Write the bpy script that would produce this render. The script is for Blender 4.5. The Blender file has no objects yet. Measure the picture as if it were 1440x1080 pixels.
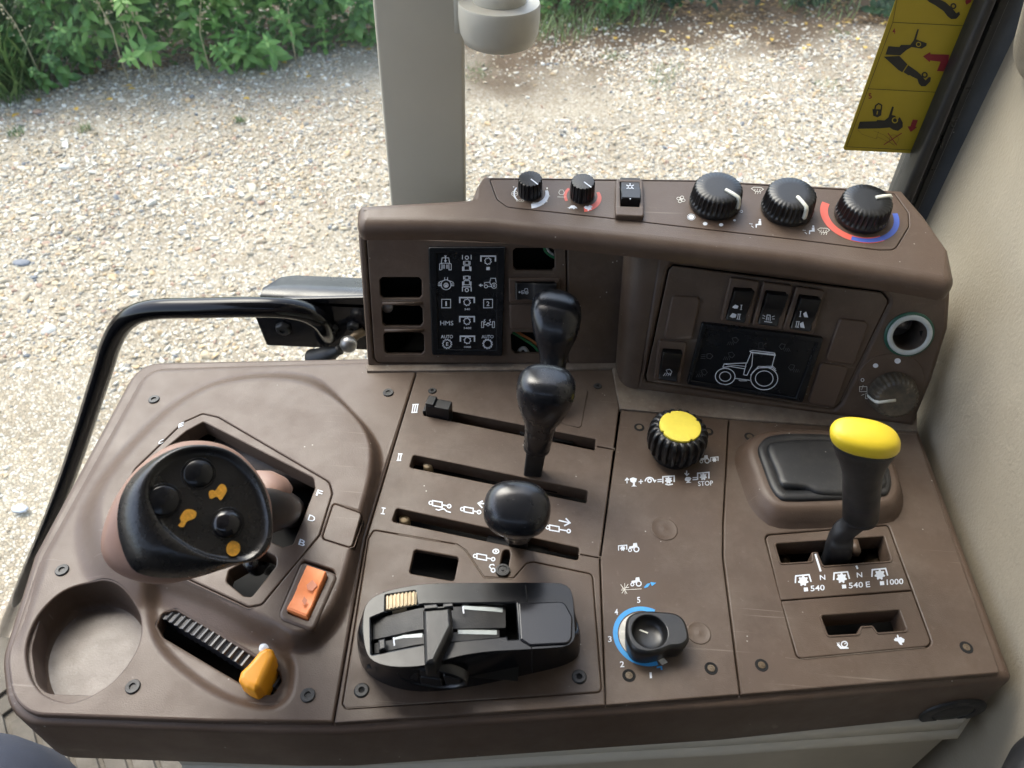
import bpy, math, random
import numpy as np
from mathutils import Vector, Matrix, geometry
random.seed(7); rng = np.random.default_rng(7)
SC = bpy.context.scene
COL = SC.collection
R = math.radians

# ------------------------------------------------------------------ camera
ZC = 1.90                     # height of the console top above the yard
FPX = 1080.0                  # focal length in pixels of a 1440 px wide picture
def _n(v): v = np.array(v, float); return v/np.linalg.norm(v)
CZ = _n((30, 1080, 1080)); CY = np.array((121, 1103, -1080.)); CY = _n(CY-CZ*CY.dot(CZ)); CX = np.cross(CY, CZ)
CAM = np.array((0, 0, ZC+0.42))
cd = bpy.data.cameras.new('camera'); cam = bpy.data.objects.new('camera', cd); COL.objects.link(cam)
cd.sensor_width = 36; cd.lens = 27; cd.clip_start = 0.02; cd.clip_end = 500
M = Matrix.Identity(4)
for i, ax in enumerate((CX, CY, CZ)):
    for j in range(3): M[i][j] = ax[j]
M[0][3], M[1][3], M[2][3] = CAM
cam.matrix_world = M
cd.dof.use_dof = True; cd.dof.focus_distance = 0.55; cd.dof.aperture_fstop = 16
SC.camera = cam

# ------------------------------------------------------------------ sky, sun, exposure
W = bpy.data.worlds.new('World'); SC.world = W; W.use_nodes = True
wn = W.node_tree; bg = wn.nodes['Background']
sky = wn.nodes.new('ShaderNodeTexSky'); sky.sky_type = 'NISHITA'; sky.sun_disc = False
SUN_EL, SUN_AZ = R(58), R(-48)      # azimuth measured from +Y towards +X
sky.sun_elevation = SUN_EL; sky.sun_rotation = SUN_AZ; sky.dust_density = 3.0; sky.air_density = 1.0
hsv = wn.nodes.new('ShaderNodeHueSaturation'); hsv.inputs['Saturation'].default_value = .8; wn.links.new(sky.outputs[0], hsv.inputs['Color']); wn.links.new(hsv.outputs[0], bg.inputs[0]); bg.inputs[1].default_value = 0.15
sd = bpy.data.lights.new('sun', 'SUN'); sd.energy = .9; sd.angle = R(38); sd.color = (1, .94, .84)
sun = bpy.data.objects.new('sun', sd); COL.objects.link(sun)
sdir = Vector((math.sin(SUN_AZ)*math.cos(SUN_EL), math.cos(SUN_AZ)*math.cos(SUN_EL), math.sin(SUN_EL)))
sun.rotation_euler = sdir.to_track_quat('Z', 'Y').to_euler(); sun.location = (0, 0, 8)
SC.view_settings.view_transform = 'Standard'; SC.view_settings.look = 'None'
SC.view_settings.exposure = 2.17; SC.view_settings.gamma = 1

# ------------------------------------------------------------------ materials
def mat(name, col, rough=.5, bump=0., bscale=900, var=.0, vscale=6, dust=0., dustcol=(.33, .29, .24), metal=0., spec=.5, speck=0., rvar=.08, coat=0., trans=0., scratch=0.):
    m = bpy.data.materials.new(name); m.use_nodes = True
    nt = m.node_tree; N = nt.nodes; L = nt.links; b = N['Principled BSDF']
    b.inputs['Roughness'].default_value = rough; b.inputs['Metallic'].default_value = metal
    b.inputs['Specular IOR Level'].default_value = spec
    if coat: b.inputs['Coat Weight'].default_value = coat; b.inputs['Coat Roughness'].default_value = .15
    if trans: b.inputs['Transmission Weight'].default_value = trans
    tc = N.new('ShaderNodeTexCoord'); geo = N.new('ShaderNodeNewGeometry')
    rgb = N.new('ShaderNodeRGB'); rgb.outputs[0].default_value = (*col, 1); out = rgb.outputs[0]
    pos = geo.outputs['Position']
    def noise(sc, det=4, ro=.6):
        n = N.new('ShaderNodeTexNoise'); n.inputs['Scale'].default_value = sc; n.inputs['Detail'].default_value = det; n.inputs['Roughness'].default_value = ro
        L.new(pos, n.inputs['Vector']); return n.outputs[0]
    def ramp(src, a, bb, lo=0., hi=1.):
        r = N.new('ShaderNodeMapRange'); r.inputs[1].default_value = a; r.inputs[2].default_value = bb; r.inputs[3].default_value = lo; r.inputs[4].default_value = hi
        L.new(src, r.inputs[0]); return r.outputs[0]
    def mix(a, bcol, f):
        x = N.new('ShaderNodeMix'); x.data_type = 'RGBA'; L.new(a, x.inputs[6]); x.inputs[7].default_value = (*bcol, 1); L.new(f, x.inputs[0]); return x.outputs[2]
    if var:
        out = mix(out, tuple(c*(1-var) for c in col), ramp(noise(vscale, 5), .35, .65))
        out = mix(out, tuple(min(1, c*(1+var)) for c in col), ramp(noise(vscale*3.7, 6), .45, .75))
    if dust:
        out = mix(out, dustcol, ramp(noise(22, 8, .7), .45, .8, 0, dust))
        out = mix(out, dustcol, ramp(noise(160, 4, .7), .62, .75, 0, dust*.7))
    if speck:
        v = N.new('ShaderNodeTexVoronoi'); v.inputs['Scale'].default_value = 150; L.new(pos, v.inputs['Vector'])
        v2 = N.new('ShaderNodeTexNoise'); v2.inputs['Scale'].default_value = 60; L.new(pos, v2.inputs['Vector'])
        a = ramp(v.outputs['Distance'], .05, .09, 1, 0); b2 = ramp(v2.outputs[0], .58, .66, 0, speck)
        mm = N.new('ShaderNodeMath'); mm.operation = 'MULTIPLY'; L.new(a, mm.inputs[0]); L.new(b2, mm.inputs[1])
        out = mix(out, (.5, .48, .43), mm.outputs[0])
    if scratch:
        for k, (rot, sc) in enumerate(((.5, (9, 420, 60)), (-1.1, (14, 520, 60)), (2.2, (7, 330, 60)))):
            mp = N.new('ShaderNodeMapping'); mp.inputs['Rotation'].default_value = (0, 0, rot); mp.inputs['Scale'].default_value = sc; L.new(pos, mp.inputs[0])
            n = N.new('ShaderNodeTexNoise'); n.inputs['Scale'].default_value = 1; n.inputs['Detail'].default_value = 2; L.new(mp.outputs[0], n.inputs['Vector'])
            a = ramp(n.outputs[0], .70, .76, 0, 1); b2 = ramp(noise(11+k*3, 2), .5, .62, 0, scratch)
            mm = N.new('ShaderNodeMath'); mm.operation = 'MULTIPLY'; L.new(a, mm.inputs[0]); L.new(b2, mm.inputs[1]); out = mix(out, (.26, .22, .18), mm.outputs[0])
    L.new(out, b.inputs['Base Color'])
    if rvar: L.new(ramp(noise(35, 6, .65), .3, .7, max(.02, rough-rvar), min(1, rough+rvar)), b.inputs['Roughness'])
    if bump:
        bp = N.new('ShaderNodeBump'); bp.inputs['Strength'].default_value = bump; bp.inputs['Distance'].default_value = .0004
        L.new(noise(bscale, 3, .5), bp.inputs['Height']); L.new(bp.outputs[0], b.inputs['Normal'])
    return m
MT = {}
MT['brown'] = mat('brown_plastic', (.078, .051, .036), .47, .30, 1300, .05, 5, .09, speck=.7, rvar=.09, scratch=.30, spec=.42)
MT['brown2'] = mat('brown_plastic_dusty', (.073, .048, .033), .49, .30, 1300, .08, 7, .16, speck=.8, rvar=.10, scratch=.38, spec=.42)
MT['browndk'] = mat('brown_plastic_inner', (.060, .045, .036), .6, .2, 900, .12, 9, .3)
MT['crud'] = mat('dusty_ledge', (.13, .10, .075), .75, .5, 500, .25, 30, .6)
MT['black'] = mat('black_plastic', (.007, .0075, .0085), .36, .15, 1500, .12, 9, .05, speck=.35, rvar=.07)
MT['blackm'] = mat('black_rubber', (.011, .0115, .013), .50, .3, 1200, .15, 12, .10, speck=.5)
MT['gloss'] = mat('black_gloss', (.008, .008, .010), .14, 0, 900, .1, 9, .02, rvar=.04, spec=.45)
MT['bar'] = mat('black_gloss_paint', (.004, .004, .005), .13, .05, 300, .1, 9, .0, rvar=.04, spec=.3)
MT['dark'] = mat('deep_black', (.004, .004, .004), .9, rvar=0)
MT['screen'] = mat('display_black', (.006, .007, .009), .25, 0, 900, .1, 9, .02, rvar=.05, spec=.35)
MT['gloss2'] = mat('black_satin', (.006, .0065, .008), .20, .03, 1500, .1, 9, .02, speck=.3, rvar=.06, spec=.36)
MT['joy'] = mat('black_leatherette', (.009, .009, .010), .28, .35, 420, .15, 20, .04)
MT['print'] = mat('white_print', (.62, .66, .72), .55, 0, 900, .12, 60, rvar=0)
MT['printw'] = mat('cream_print', (.62, .60, .54), .6, 0, 900, .25, 90, rvar=0)
MT['dim'] = mat('faint_print', (.055, .058, .062), .5, rvar=0)
MT['blue'] = mat('blue_print', (.04, .30, .68), .5, 0, 900, .08, 60, rvar=0)
MT['dblue'] = mat('dark_blue_print', (.05, .10, .42), .5, rvar=0)
MT['red'] = mat('red_print', (.60, .10, .07), .5, 0, 900, .1, 60, rvar=0)
MT['orange'] = mat('orange_plastic', (.92, .28, .09), .45, .1, 1200, .06, 30, .03)
MT['amber'] = mat('amber_plastic', (.82, .33, .012), .4, .05, 1200, .04, 20, .03)
MT['lightblock'] = mat('dark_light_block', (.045, .043, .040), .8, .5, 300, .1, 9)  # dark tone for the unseen light blockers, cuts bounce and reflections
MT['omark'] = mat('worn_orange_mark', (.50, .15, .06), .5, rvar=0)
MT['yellow'] = mat('yellow_plastic', (.66, .49, .022), .42, .08, 1200, .05, 30, .02, speck=.2)
MT['yfelt'] = mat('yellow_cap', (.68, .56, .055), .6, .4, 1500, .06, 60, .02)
MT['spot'] = mat('worn_yellow_mark', (.62, .30, .03), .5, .1, 900, .3, 250, rvar=0)
MT['salmon'] = mat('salmon_plastic', (.25, .15, .112), .5, .15, 900, .08, 20)
MT['tan'] = mat('tan_wheel', (.60, .48, .31), .5, .2, 900, .2, 60, .1)
MT['cream'] = mat('cream_pointer', (.66, .66, .58), .45, 0, 900, .05, 30, rvar=0)
MT['beige'] = mat('beige_painted_metal', (.56, .51, .405), .42, .12, 500, .06, 3, .05, rvar=.06)
MT['beigepl'] = mat('beige_plastic', (.50, .47, .39), .5, .1, 900, .06, 8, .05)
MT['trim'] = mat('beige_grained_trim', (.31, .27, .205), .58, 1.0, 420, .06, 4, .05)
MT['steel'] = mat('dull_steel', (.25, .25, .25), .4, .3, 400, .2, 60, .3, (.12, .07, .04), metal=.8)
MT['toothblue'] = mat('grey_ridged_strip', (.016, .020, .030), .36, .1, 900, .3, 40, .15)
MT['frame'] = mat('black_painted_frame', (.014, .015, .016), .30, .1, 500, .1, 9, .06, speck=.6)
MT['greyframe'] = mat('dark_grey_frame', (.035, .035, .034), .4, .2, 500, .1, 9, .08, speck=.6)
MT['seal'] = mat('rubber_seal', (.018, .019, .020), .45, .3, 600, .1, 9, .05)
MT['green'] = mat('green_ring', (.015, .075, .05), .4, rvar=0)
MT['greyring'] = mat('grey_ring', (.42, .46, .46), .45, .1, 900, .1, 60, rvar=0)
MT['stick'] = mat('yellow_sticker', (.36, .27, .014), .5, 0, 900, .05, 20, rvar=.03)
MT['sblack'] = mat('sticker_black', (.014, .014, .014), .5, rvar=0)
MT['sred'] = mat('sticker_red', (.20, .012, .02), .5, rvar=0)
MT['sdim'] = mat('sticker_faint', (.18, .12, .012), .5, rvar=0)
MT['mat'] = mat('ribbed_floor_mat', (.10, .085, .066), .75, .4, 500, .15, 20, .3)
MT['wireg'] = mat('green_wire', (.03, .2, .08), .4, rvar=0)
MT['wireo'] = mat('orange_wire', (.45, .17, .06), .4, rvar=0)
MT['wirew'] = mat('grey_wire', (.35, .35, .33), .4, rvar=0)
MT['brass'] = mat('rusty_screw', (.10, .07, .04), .55, .5, 700, .3, 200, .4, metal=.4)

# ------------------------------------------------------------------ picture geometry -> real planes
def ray(px, py):
    c = np.array((px-720, 540-py, -FPX)); return np.array((CX.dot(c), CY.dot(c), CZ.dot(c)))
def U(px, py, z=0.):
    r = ray(px, py); return CAM + r*(z-.42)/r[2]
def UY(px, py, y):
    r = ray(px, py); return CAM + r*y/r[1]
def UG(px, py):
    r = ray(px, py); return CAM + r*(-CAM[2])/r[2]
class Plane:
    def __init__(s, o, u, v):
        s.o = np.array(o, float); s.u = _n(u); v = np.array(v, float); v = v-s.u*v.dot(s.u); s.v = _n(v); s.n = np.cross(s.u, s.v)
    def off(s, d): return Plane(s.o+s.n*d, s.u, s.v)
    def hit(s, px, py):
        r = ray(px, py); t = (s.o-CAM).dot(s.n)/r.dot(s.n); return CAM+r*t
    def uv(s, px, py):
        p = s.hit(px, py)-s.o; return (p.dot(s.u), p.dot(s.v))
    def w(s, a, b, c=0.): return s.o+s.u*a+s.v*b+s.n*c
    def rot(s):
        m = Matrix.Identity(4)
        for j, ax in enumerate((s.u, s.v, s.n)):
            for i in range(3): m[i][j] = ax[i]
        return m
def lean_plane(p0, p1, tilt):
    u = np.array(p1)-np.array(p0); u[2] = 0; u = _n(u); back = np.array((-u[1], u[0], 0.)); up = np.array((0, 0, 1.))
    return Plane(p0, u, up*math.cos(tilt)+back*math.sin(tilt))
PZ = Plane((0, 0, ZC), (1, 0, 0), (0, 1, 0))
PL = lean_plane(U(518, 517), U(865, 514), R(20))
PR = lean_plane(U(880, 548), U(1285, 603), R(21))
PD = lean_plane(U(684, 303, .135), U(1335, 392, .135), R(79))
PG = Plane((0, .575, ZC), (1, 0, 0), (0, 0, 1))     # side window glass

# ------------------------------------------------------------------ objects
def reg(o, label=None, cat=None, group=None, kind=None):
    if label: o['label'] = label
    if cat: o['category'] = cat
    if group: o['group'] = group
    if kind: o['kind'] = kind
    return o
def thing(name, label, cat, loc, rot=None, group=None):
    o = bpy.data.objects.new(name, None); COL.objects.link(o); o.empty_display_size = .02
    m = rot.copy() if rot is not None else Matrix.Identity(4)
    m[0][3], m[1][3], m[2][3] = loc
    o.matrix_world = m; MW[o.name] = m
    return reg(o, label, cat, group)
MW = {}
def mk(name, V, Fc, material, parent=None, local=False, smooth=True, sharp=None, flat_from=None, base=None, kind=None):
    V = np.asarray(V, float)
    if parent is not None:
        pm = MW[parent.name]
        if not local:
            inv = np.array(pm.inverted()); V = V@inv[:3, :3].T+inv[:3, 3]
        wm = pm
    else:
        if base is None: base = (V[:, 0].mean(), V[:, 1].mean(), V[:, 2].min())
        wm = Matrix.Translation(base); V = V-np.array(base)
    me = bpy.data.meshes.new(name)
    me.from_pydata(V.tolist(), [], [list(map(int, f)) for f in Fc]); me.validate()
    if smooth is True: me.polygons.foreach_set('use_smooth', [True]*len(me.polygons))
    elif smooth is not False and smooth is not None:
        s = list(smooth); s = (s+[True]*len(me.polygons))[:len(me.polygons)]; me.polygons.foreach_set('use_smooth', s)
    if isinstance(material, (list, tuple)):
        for m_ in material: me.materials.append(m_)
    else: me.materials.append(material)
    me.update()
    if sharp: me.set_sharp_from_angle(angle=R(sharp))
    o = bpy.data.objects.new(name, me); COL.objects.link(o)
    if parent is not None:
        o.parent = parent; MW[o.name] = wm      # children share their parent's frame
    else:
        o.matrix_world = wm; MW[o.name] = wm
    if kind: o['kind'] = kind
    return o
def copy_tree(o, m, name=None, label=None, group=None):
    c = o.copy(); COL.objects.link(c); c.matrix_world = m; MW[c.name] = m
    if label: c['label'] = label
    if group: c['group'] = group
    def rec(a, b):
        for ch in a.children:
            d = ch.copy(); COL.objects.link(d); d.parent = b; MW[d.name] = m; rec(ch, d)
    rec(o, c); return c

# ------------------------------------------------------------------ polygon tools
def area(P): P = np.asarray(P); x, y = P[:, 0], P[:, 1]; return .5*np.sum(x*np.roll(y, -1)-y*np.roll(x, -1))
def fillet(pts, seg=7):
    out = []; n = len(pts)
    for i, p in enumerate(pts):
        r = p[2] if len(p) > 2 else 0
        P = np.array(p[:2], float)
        if r <= 0: out.append(P); continue
        A = np.array(pts[i-1][:2], float); B = np.array(pts[(i+1) % n][:2], float)
        a = A-P; b = B-P; la, lb = np.linalg.norm(a), np.linalg.norm(b); a /= la; b /= lb
        ca = max(-1, min(1, a.dot(b))); ang = math.acos(ca)
        if ang > 3.05: out.append(P); continue
        d = min(r/math.tan(ang/2), la*.48, lb*.48); rr = d*math.tan(ang/2)
        c = P+_n(a+b)*rr/math.sin(ang/2)
        s = P+a*d-c; e = P+b*d-c
        tot = math.pi-ang
        for k in range(seg+1):
            t = k/seg; out.append(c+(s*math.sin((1-t)*tot)+e*math.sin(t*tot))/math.sin(tot))
    return np.array(out)
def smooth_poly(pts, m=64):
    P = np.array(pts, float); n = len(P); out = []
    for i in range(n):
        p0, p1, p2, p3 = P[i-1], P[i], P[(i+1) % n], P[(i+2) % n]
        for t in np.linspace(0, 1, 12, endpoint=False):
            out.append(.5*((2*p1)+(-p0+p2)*t+(2*p0-5*p1+4*p2-p3)*t*t+(-p0+3*p1-3*p2+p3)*t**3))
    out = np.array(out); d = np.r_[0, np.cumsum(np.linalg.norm(np.roll(out, -1, 0)-out, axis=1))]
    s = np.linspace(0, d[-1], m, endpoint=False); o2 = np.vstack([out, out[:1]])
    return np.stack([np.interp(s, d, o2[:, k]) for k in range(P.shape[1])], 1)
def crv(pts, k=8):
    P = np.array(pts, float); out = []
    for i in range(len(P)-1):
        p0, p1, p2, p3 = P[max(i-1, 0)], P[i], P[i+1], P[min(i+2, len(P)-1)]
        for t in np.linspace(0, 1, k, endpoint=False):
            out.append(.5*((2*p1)+(-p0+p2)*t+(2*p0-5*p1+4*p2-p3)*t*t+(-p0+3*p1-3*p2+p3)*t**3))
    out.append(P[-1]); return np.array(out)
def ellipse(cx, cy, rx, ry, rot=0, n=32):
    t = np.linspace(0, 2*math.pi, n, endpoint=False); c, s = math.cos(rot), math.sin(rot)
    x = rx*np.cos(t); y = ry*np.sin(t); return np.stack([cx+x*c-y*s, cy+x*s+y*c], 1)
def offset(P, d):
    P = np.asarray(P); e = np.roll(P, -1, 0)-P; l = np.linalg.norm(e, axis=1)[:, None]; e = e/np.maximum(l, 1e-9)
    nrm = np.stack([-e[:, 1], e[:, 0]], 1); a = np.roll(nrm, 1, 0); b = nrm; m = a+b
    k = np.maximum((m*m).sum(1)/2, .35)[:, None]; d = np.asarray(d, float); d = d[:, None] if d.ndim else d; return P+d*m/k
def dedupe(P, eps=1e-5):
    keep = [0]
    for i in range(1, len(P)):
        if np.linalg.norm(P[i]-P[keep[-1]]) > eps: keep.append(i)
    if np.linalg.norm(P[keep[-1]]-P[0]) < eps and len(keep) > 3: keep.pop()
    return P[keep]
def pip(poly, pts):
    x, y = pts[:, 0], pts[:, 1]; ins = np.zeros(len(pts), bool); n = len(poly)
    for i in range(n):
        x1, y1 = poly[i-1]; x2, y2 = poly[i]
        if y1 == y2: continue
        c = ((y1 > y) != (y2 > y)) & (x < (x2-x1)*(y-y1)/(y2-y1)+x1); ins ^= c
    return ins
def pdist(poly, pts, closed=True):
    d = np.full(len(pts), 1e9); n = len(poly)
    for i in range(0 if closed else 1, n):
        a, b = np.array(poly[i-1]), np.array(poly[i]); ab = b-a; L2 = max(ab.dot(ab), 1e-12)
        t = np.clip(((pts-a)@ab)/L2, 0, 1); q = pts-(a+t[:, None]*ab); d = np.minimum(d, np.hypot(q[:, 0], q[:, 1]))
    return d
def cap_mesh(outer, holes, grid=None):
    vs = []; ed = []
    for ring in [outer]+list(holes):
        b = len(vs); m = len(ring); vs += [Vector((p[0], p[1])) for p in ring]; ed += [(b+i, b+(i+1) % m) for i in range(m)]
    if grid:
        lo = outer.min(0); hi = outer.max(0)
        gx, gy = np.meshgrid(np.arange(lo[0], hi[0], grid), np.arange(lo[1], hi[1], grid)); g = np.stack([gx.ravel(), gy.ravel()], 1)
        ok = pip(outer, g) & (pdist(outer, g) > grid*.5)
        for h in holes: ok &= ~pip(h, g) & (pdist(h, g) > grid*.5)
        vs += [Vector((p[0], p[1])) for p in g[ok]]
    r = geometry.delaunay_2d_cdt(vs, ed, [], 0, 1e-7)
    V = np.array([(v[0], v[1]) for v in r[0]]); Fa = np.array([list(f) for f in r[2] if len(f) == 3])
    c = V[Fa].mean(1); ok = pip(outer, c)
    for h in holes: ok &= ~pip(h, c)
    return V, Fa[ok]
def panel(name, P, outer, material, parent=None, holes=(), t=.004, th=None, bev=.0008, uv=False, hfn=None, grid=None, nb=3, kind=None, inv=False, hbev=None, base=None, bevf=None, sharp=40):
    """a plate with thickness, rounded rim and real holes; outlines given in picture px (or plane uv) with optional corner radius"""
    def conv(pts, isuv):
        pts = fillet([tuple(p) for p in pts])
        if not isuv: pts = np.array([P.uv(*p) for p in pts])
        return dedupe(pts)
    O = conv(outer, uv)
    if area(O) < 0: O = O[::-1]
    H = []
    for h in holes:
        isuv = uv
        if isinstance(h, tuple) and h[0] == 'uv': isuv = True; h = h[1]
        h = conv(h, isuv)
        if area(h) > 0: h = h[::-1]
        H.append(h)
    th = t if th is None else th; hbev = bev if hbev is None else hbev
    hf = hfn or (lambda q: np.zeros(len(q)))
    sO = bevf(O) if bevf else np.ones(len(O)); cO = offset(O, bev*sO); cH = [offset(h, hbev) for h in H]
    V2, Fa = cap_mesh(cO, cH, grid); V = [np.c_[V2, hf(V2)]]; nV = len(V2)
    Fs = [tuple(f) for f in Fa]; nc = len(Fs)
    for ring, tt, bv, sc_ in [(O, t, bev, sO)]+[(h, th, hbev, np.ones(len(h))) for h in H]:
        m = len(ring); st = []
        for k in range(nb+1):
            a = math.pi/2*k/nb; st.append((bv*(1-math.sin(a)), -bv*(1-math.cos(a))))
        st.append((0, -max(tt, bv+1e-4)))
        b0 = nV; base0 = hf(ring)
        for ii, (d, h) in enumerate(st):
            q = offset(ring, d*sc_) if d > 0 else ring; V.append(np.c_[q, base0+(h*sc_ if ii < len(st)-1 else h)]); nV += m
        for k in range(len(st)-1):
            for i in range(m):
                j = (i+1) % m; Fs.append((b0+k*m+i, b0+(k+1)*m+i, b0+(k+1)*m+j, b0+k*m+j))
    V = np.vstack(V); Wd = P.o+V[:, :1]*P.u+V[:, 1:2]*P.v+V[:, 2:3]*P.n
    sm = [hfn is not None]*nc
    return mk(name, Wd, Fs, material, parent, smooth=sm, sharp=sharp, kind=kind, base=base)
def loft(rings, closed=True, cap0=False, cap1=False):
    rings = [np.asarray(r, float) for r in rings]; m = len(rings[0]); V = np.vstack(rings); Fs = []
    for k in range(len(rings)-1):
        for i in range(m if closed else m-1):
            j = (i+1) % m; Fs.append((k*m+i, k*m+j, (k+1)*m+j, (k+1)*m+i))
    if cap0: Fs.append(tuple(range(m-1, -1, -1)))
    if cap1: b = (len(rings)-1)*m; Fs.append(tuple(b+i for i in range(m)))
    return V, Fs
def frames(P):
    P = np.asarray(P); T = np.gradient(P, axis=0); T /= np.linalg.norm(T, axis=1)[:, None]
    ref = np.array((0, 0, 1.)) if abs(T[0][2]) < .9 else np.array((1., 0, 0)); N_ = []
    a = _n(np.cross(T[0], ref))
    for t in T: a = _n(a-t*a.dot(t)); N_.append((a, np.cross(t, a)))
    return N_
def tube(P, r, n=12):
    P = np.asarray(P, float); fr = frames(P); r = np.broadcast_to(np.asarray(r, float), (len(P),)); rings = []
    t = np.linspace(0, 2*math.pi, n, endpoint=False)
    for p, (a, b), rr in zip(P, fr, r): rings.append(p+rr*(np.cos(t)[:, None]*a+np.sin(t)[:, None]*b))
    return loft(rings, True, True, True)
def lathe(prof, n=48, mod=None):
    t = np.linspace(0, 2*math.pi, n, endpoint=False); rings = []
    for k, (r, z) in enumerate(prof):
        rr = np.full(n, r)
        if mod: rr = mod(k, t, rr)
        rings.append(np.stack([rr*np.cos(t), rr*np.sin(t), np.full(n, z)], 1))
    return loft(rings, True, True, True)
def join(*parts):
    V = []; Fs = []; b = 0
    for v, f in parts:
        v = np.asarray(v); V.append(v); Fs += [tuple(i+b for i in q) for q in f]; b += len(v)
    return np.vstack(V), Fs
def box(P, u0, u1, v0, v1, n0, n1):
    c = [P.w(a, b, d) for d in (n0, n1) for (a, b) in ((u0, v0), (u1, v0), (u1, v1), (u0, v1))]
    return np.array(c), [(3, 2, 1, 0), (4, 5, 6, 7), (0, 1, 5, 4), (1, 2, 6, 5), (2, 3, 7, 6), (3, 0, 4, 7)]
def superel(rx, ry, n=32, e=2.4):
    t = np.linspace(0, 2*math.pi, n, endpoint=False); c, s = np.cos(t), np.sin(t)
    return np.stack([rx*np.sign(c)*abs(c)**(2/e), ry*np.sign(s)*abs(s)**(2/e)], 1)

# ------------------------------------------------------------------ print: strokes and text laid on planes
def symbol(name, P, prims, material, parent, X=lambda x, y: (x, y), lift=.00025, local_scale=1.):
    """prims: ('l', pts, width[, closed]) ('p', pts) ('c', cx, cy, r, width[, ry]) ('d', cx, cy, r[, ry]) in coordinates that X maps to picture px"""
    V = []; Fs = []
    def add(v, f, k):
        b = len(V)
        for q in v:
            px, py = X(*q); V.append(P.hit(px, py)+P.n*(lift+k*.00002))
        for q in f: Fs.append(tuple(b+i for i in q))
    for k, p in enumerate(prims):
        if p[0] in 'lc':
            if p[0] == 'c':
                pts = ellipse(p[1], p[2], p[3], p[5] if len(p) > 5 else p[3], n=24); w = p[4]; closed = True
            else: pts = np.array(p[1], float); w = p[2]; closed = len(p) > 3 and p[3]
            m = len(pts)
            if closed: a = offset(pts, w/2); b = offset(pts, -w/2)
            else:
                e = np.diff(pts, axis=0); e /= np.maximum(np.linalg.norm(e, axis=1)[:, None], 1e-9); nn = np.stack([-e[:, 1], e[:, 0]], 1)
                na = np.vstack([nn[:1], nn]); nb_ = np.vstack([nn, nn[-1:]]); mm = na+nb_; kk = np.maximum((mm*mm).sum(1)/2, .5)[:, None]; o = mm/kk
                a = pts+o*w/2; b = pts-o*w/2
            v = np.vstack([a, b]); f = [(i, (i+1) % m, m+(i+1) % m, m+i) for i in range(m if closed else m-1)]
            add(v, f, k)
        else:
            pts = np.array(p[1], float) if p[0] == 'p' else ellipse(p[1], p[2], p[3], p[4] if len(p) > 4 else p[3], n=16)
            tri = geometry.tessellate_polygon([[Vector((q[0], q[1], 0)) for q in pts]]); add(pts, tri, k)
    V = np.array(V)
    # face the right way
    f2 = []
    for f in Fs:
        a, b, c = V[f[0]], V[f[1]], V[f[2]]
        f2.append(f if np.cross(b-a, c-a).dot(P.n) > 0 else f[::-1])
    return mk(name, V, f2, material, parent, smooth=False)
_glyph = {}
def text_mesh(s, bold=True):
    bw = .0 if s in ('HMS', '1') else .012
    if s in _glyph: return _glyph[s]
    c = bpy.data.curves.new('t', 'FONT'); c.body = s; c.size = 1; c.resolution_u = 3; c.fill_mode = 'FRONT'; c.offset = bw if bold else 0
    o = bpy.data.objects.new('t', c); COL.objects.link(o); dg = bpy.context.evaluated_depsgraph_get()
    me = bpy.data.meshes.new_from_object(o.evaluated_get(dg))
    V = np.array([v.co[:2] for v in me.vertices]); Fs = [tuple(p.vertices) for p in me.polygons]
    bpy.data.objects.remove(o); bpy.data.curves.remove(c); bpy.data.meshes.remove(me)
    V = V-V.min(0); _glyph[s] = (V, Fs); return V, Fs
def text(s, P, p0, p1, h, material, parent, lift=.0003, up=None, name='lettering'):
    """baseline from p0 to p1 (px, exact width), cap height h px"""
    V, Fs = text_mesh(s); W_, H_ = V.max(0); p0 = np.array(p0, float); p1 = np.array(p1, float)
    d = (p1-p0)/W_; e = _n(p1-p0); u = np.array(up, float) if up is not None else np.array((e[1], -e[0]))*h
    Q = np.array([P.hit(*(p0+d*x+u*(y/H_)))+P.n*lift for x, y in V])
    f = Fs[0]; nn = np.cross(Q[f[1]]-Q[f[0]], Q[f[2]]-Q[f[0]])
    Fs = [q if nn.dot(P.n) > 0 else q[::-1] for q in Fs]
    return mk(name, Q, Fs, material, parent, smooth=False)
def ZM(ox, oy, s): return lambda x, y: (ox+x/s, oy+y/s)

# ================================================================== CAB STRUCTURE
def inst(me_obj, name, parent, wm):
    """another object sharing a mesh, placed by world matrix under a part"""
    o = bpy.data.objects.new(name, me_obj); COL.objects.link(o); o.parent = parent
    o.matrix_local = MW[parent.name].inverted()@wm; MW[o.name] = wm; return o
def mesh_of(V, Fs, material, name, sharp=40):
    me = bpy.data.meshes.new(name); me.from_pydata(np.asarray(V).tolist(), [], [list(map(int, f)) for f in Fs])
    me.polygons.foreach_set('use_smooth', [True]*len(me.polygons)); me.materials.append(material); me.update(); me.set_sharp_from_angle(angle=R(sharp)); return me
def at(P, px, py, off=0., spin=0.):
    m = P.rot()@Matrix.Rotation(spin, 4, 'Z'); w = P.hit(px, py)+P.n*off
    m[0][3], m[1][3], m[2][3] = w; return m

PV55 = Plane((0, .55, ZC), (1, 0, 0), (0, 0, 1))
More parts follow.
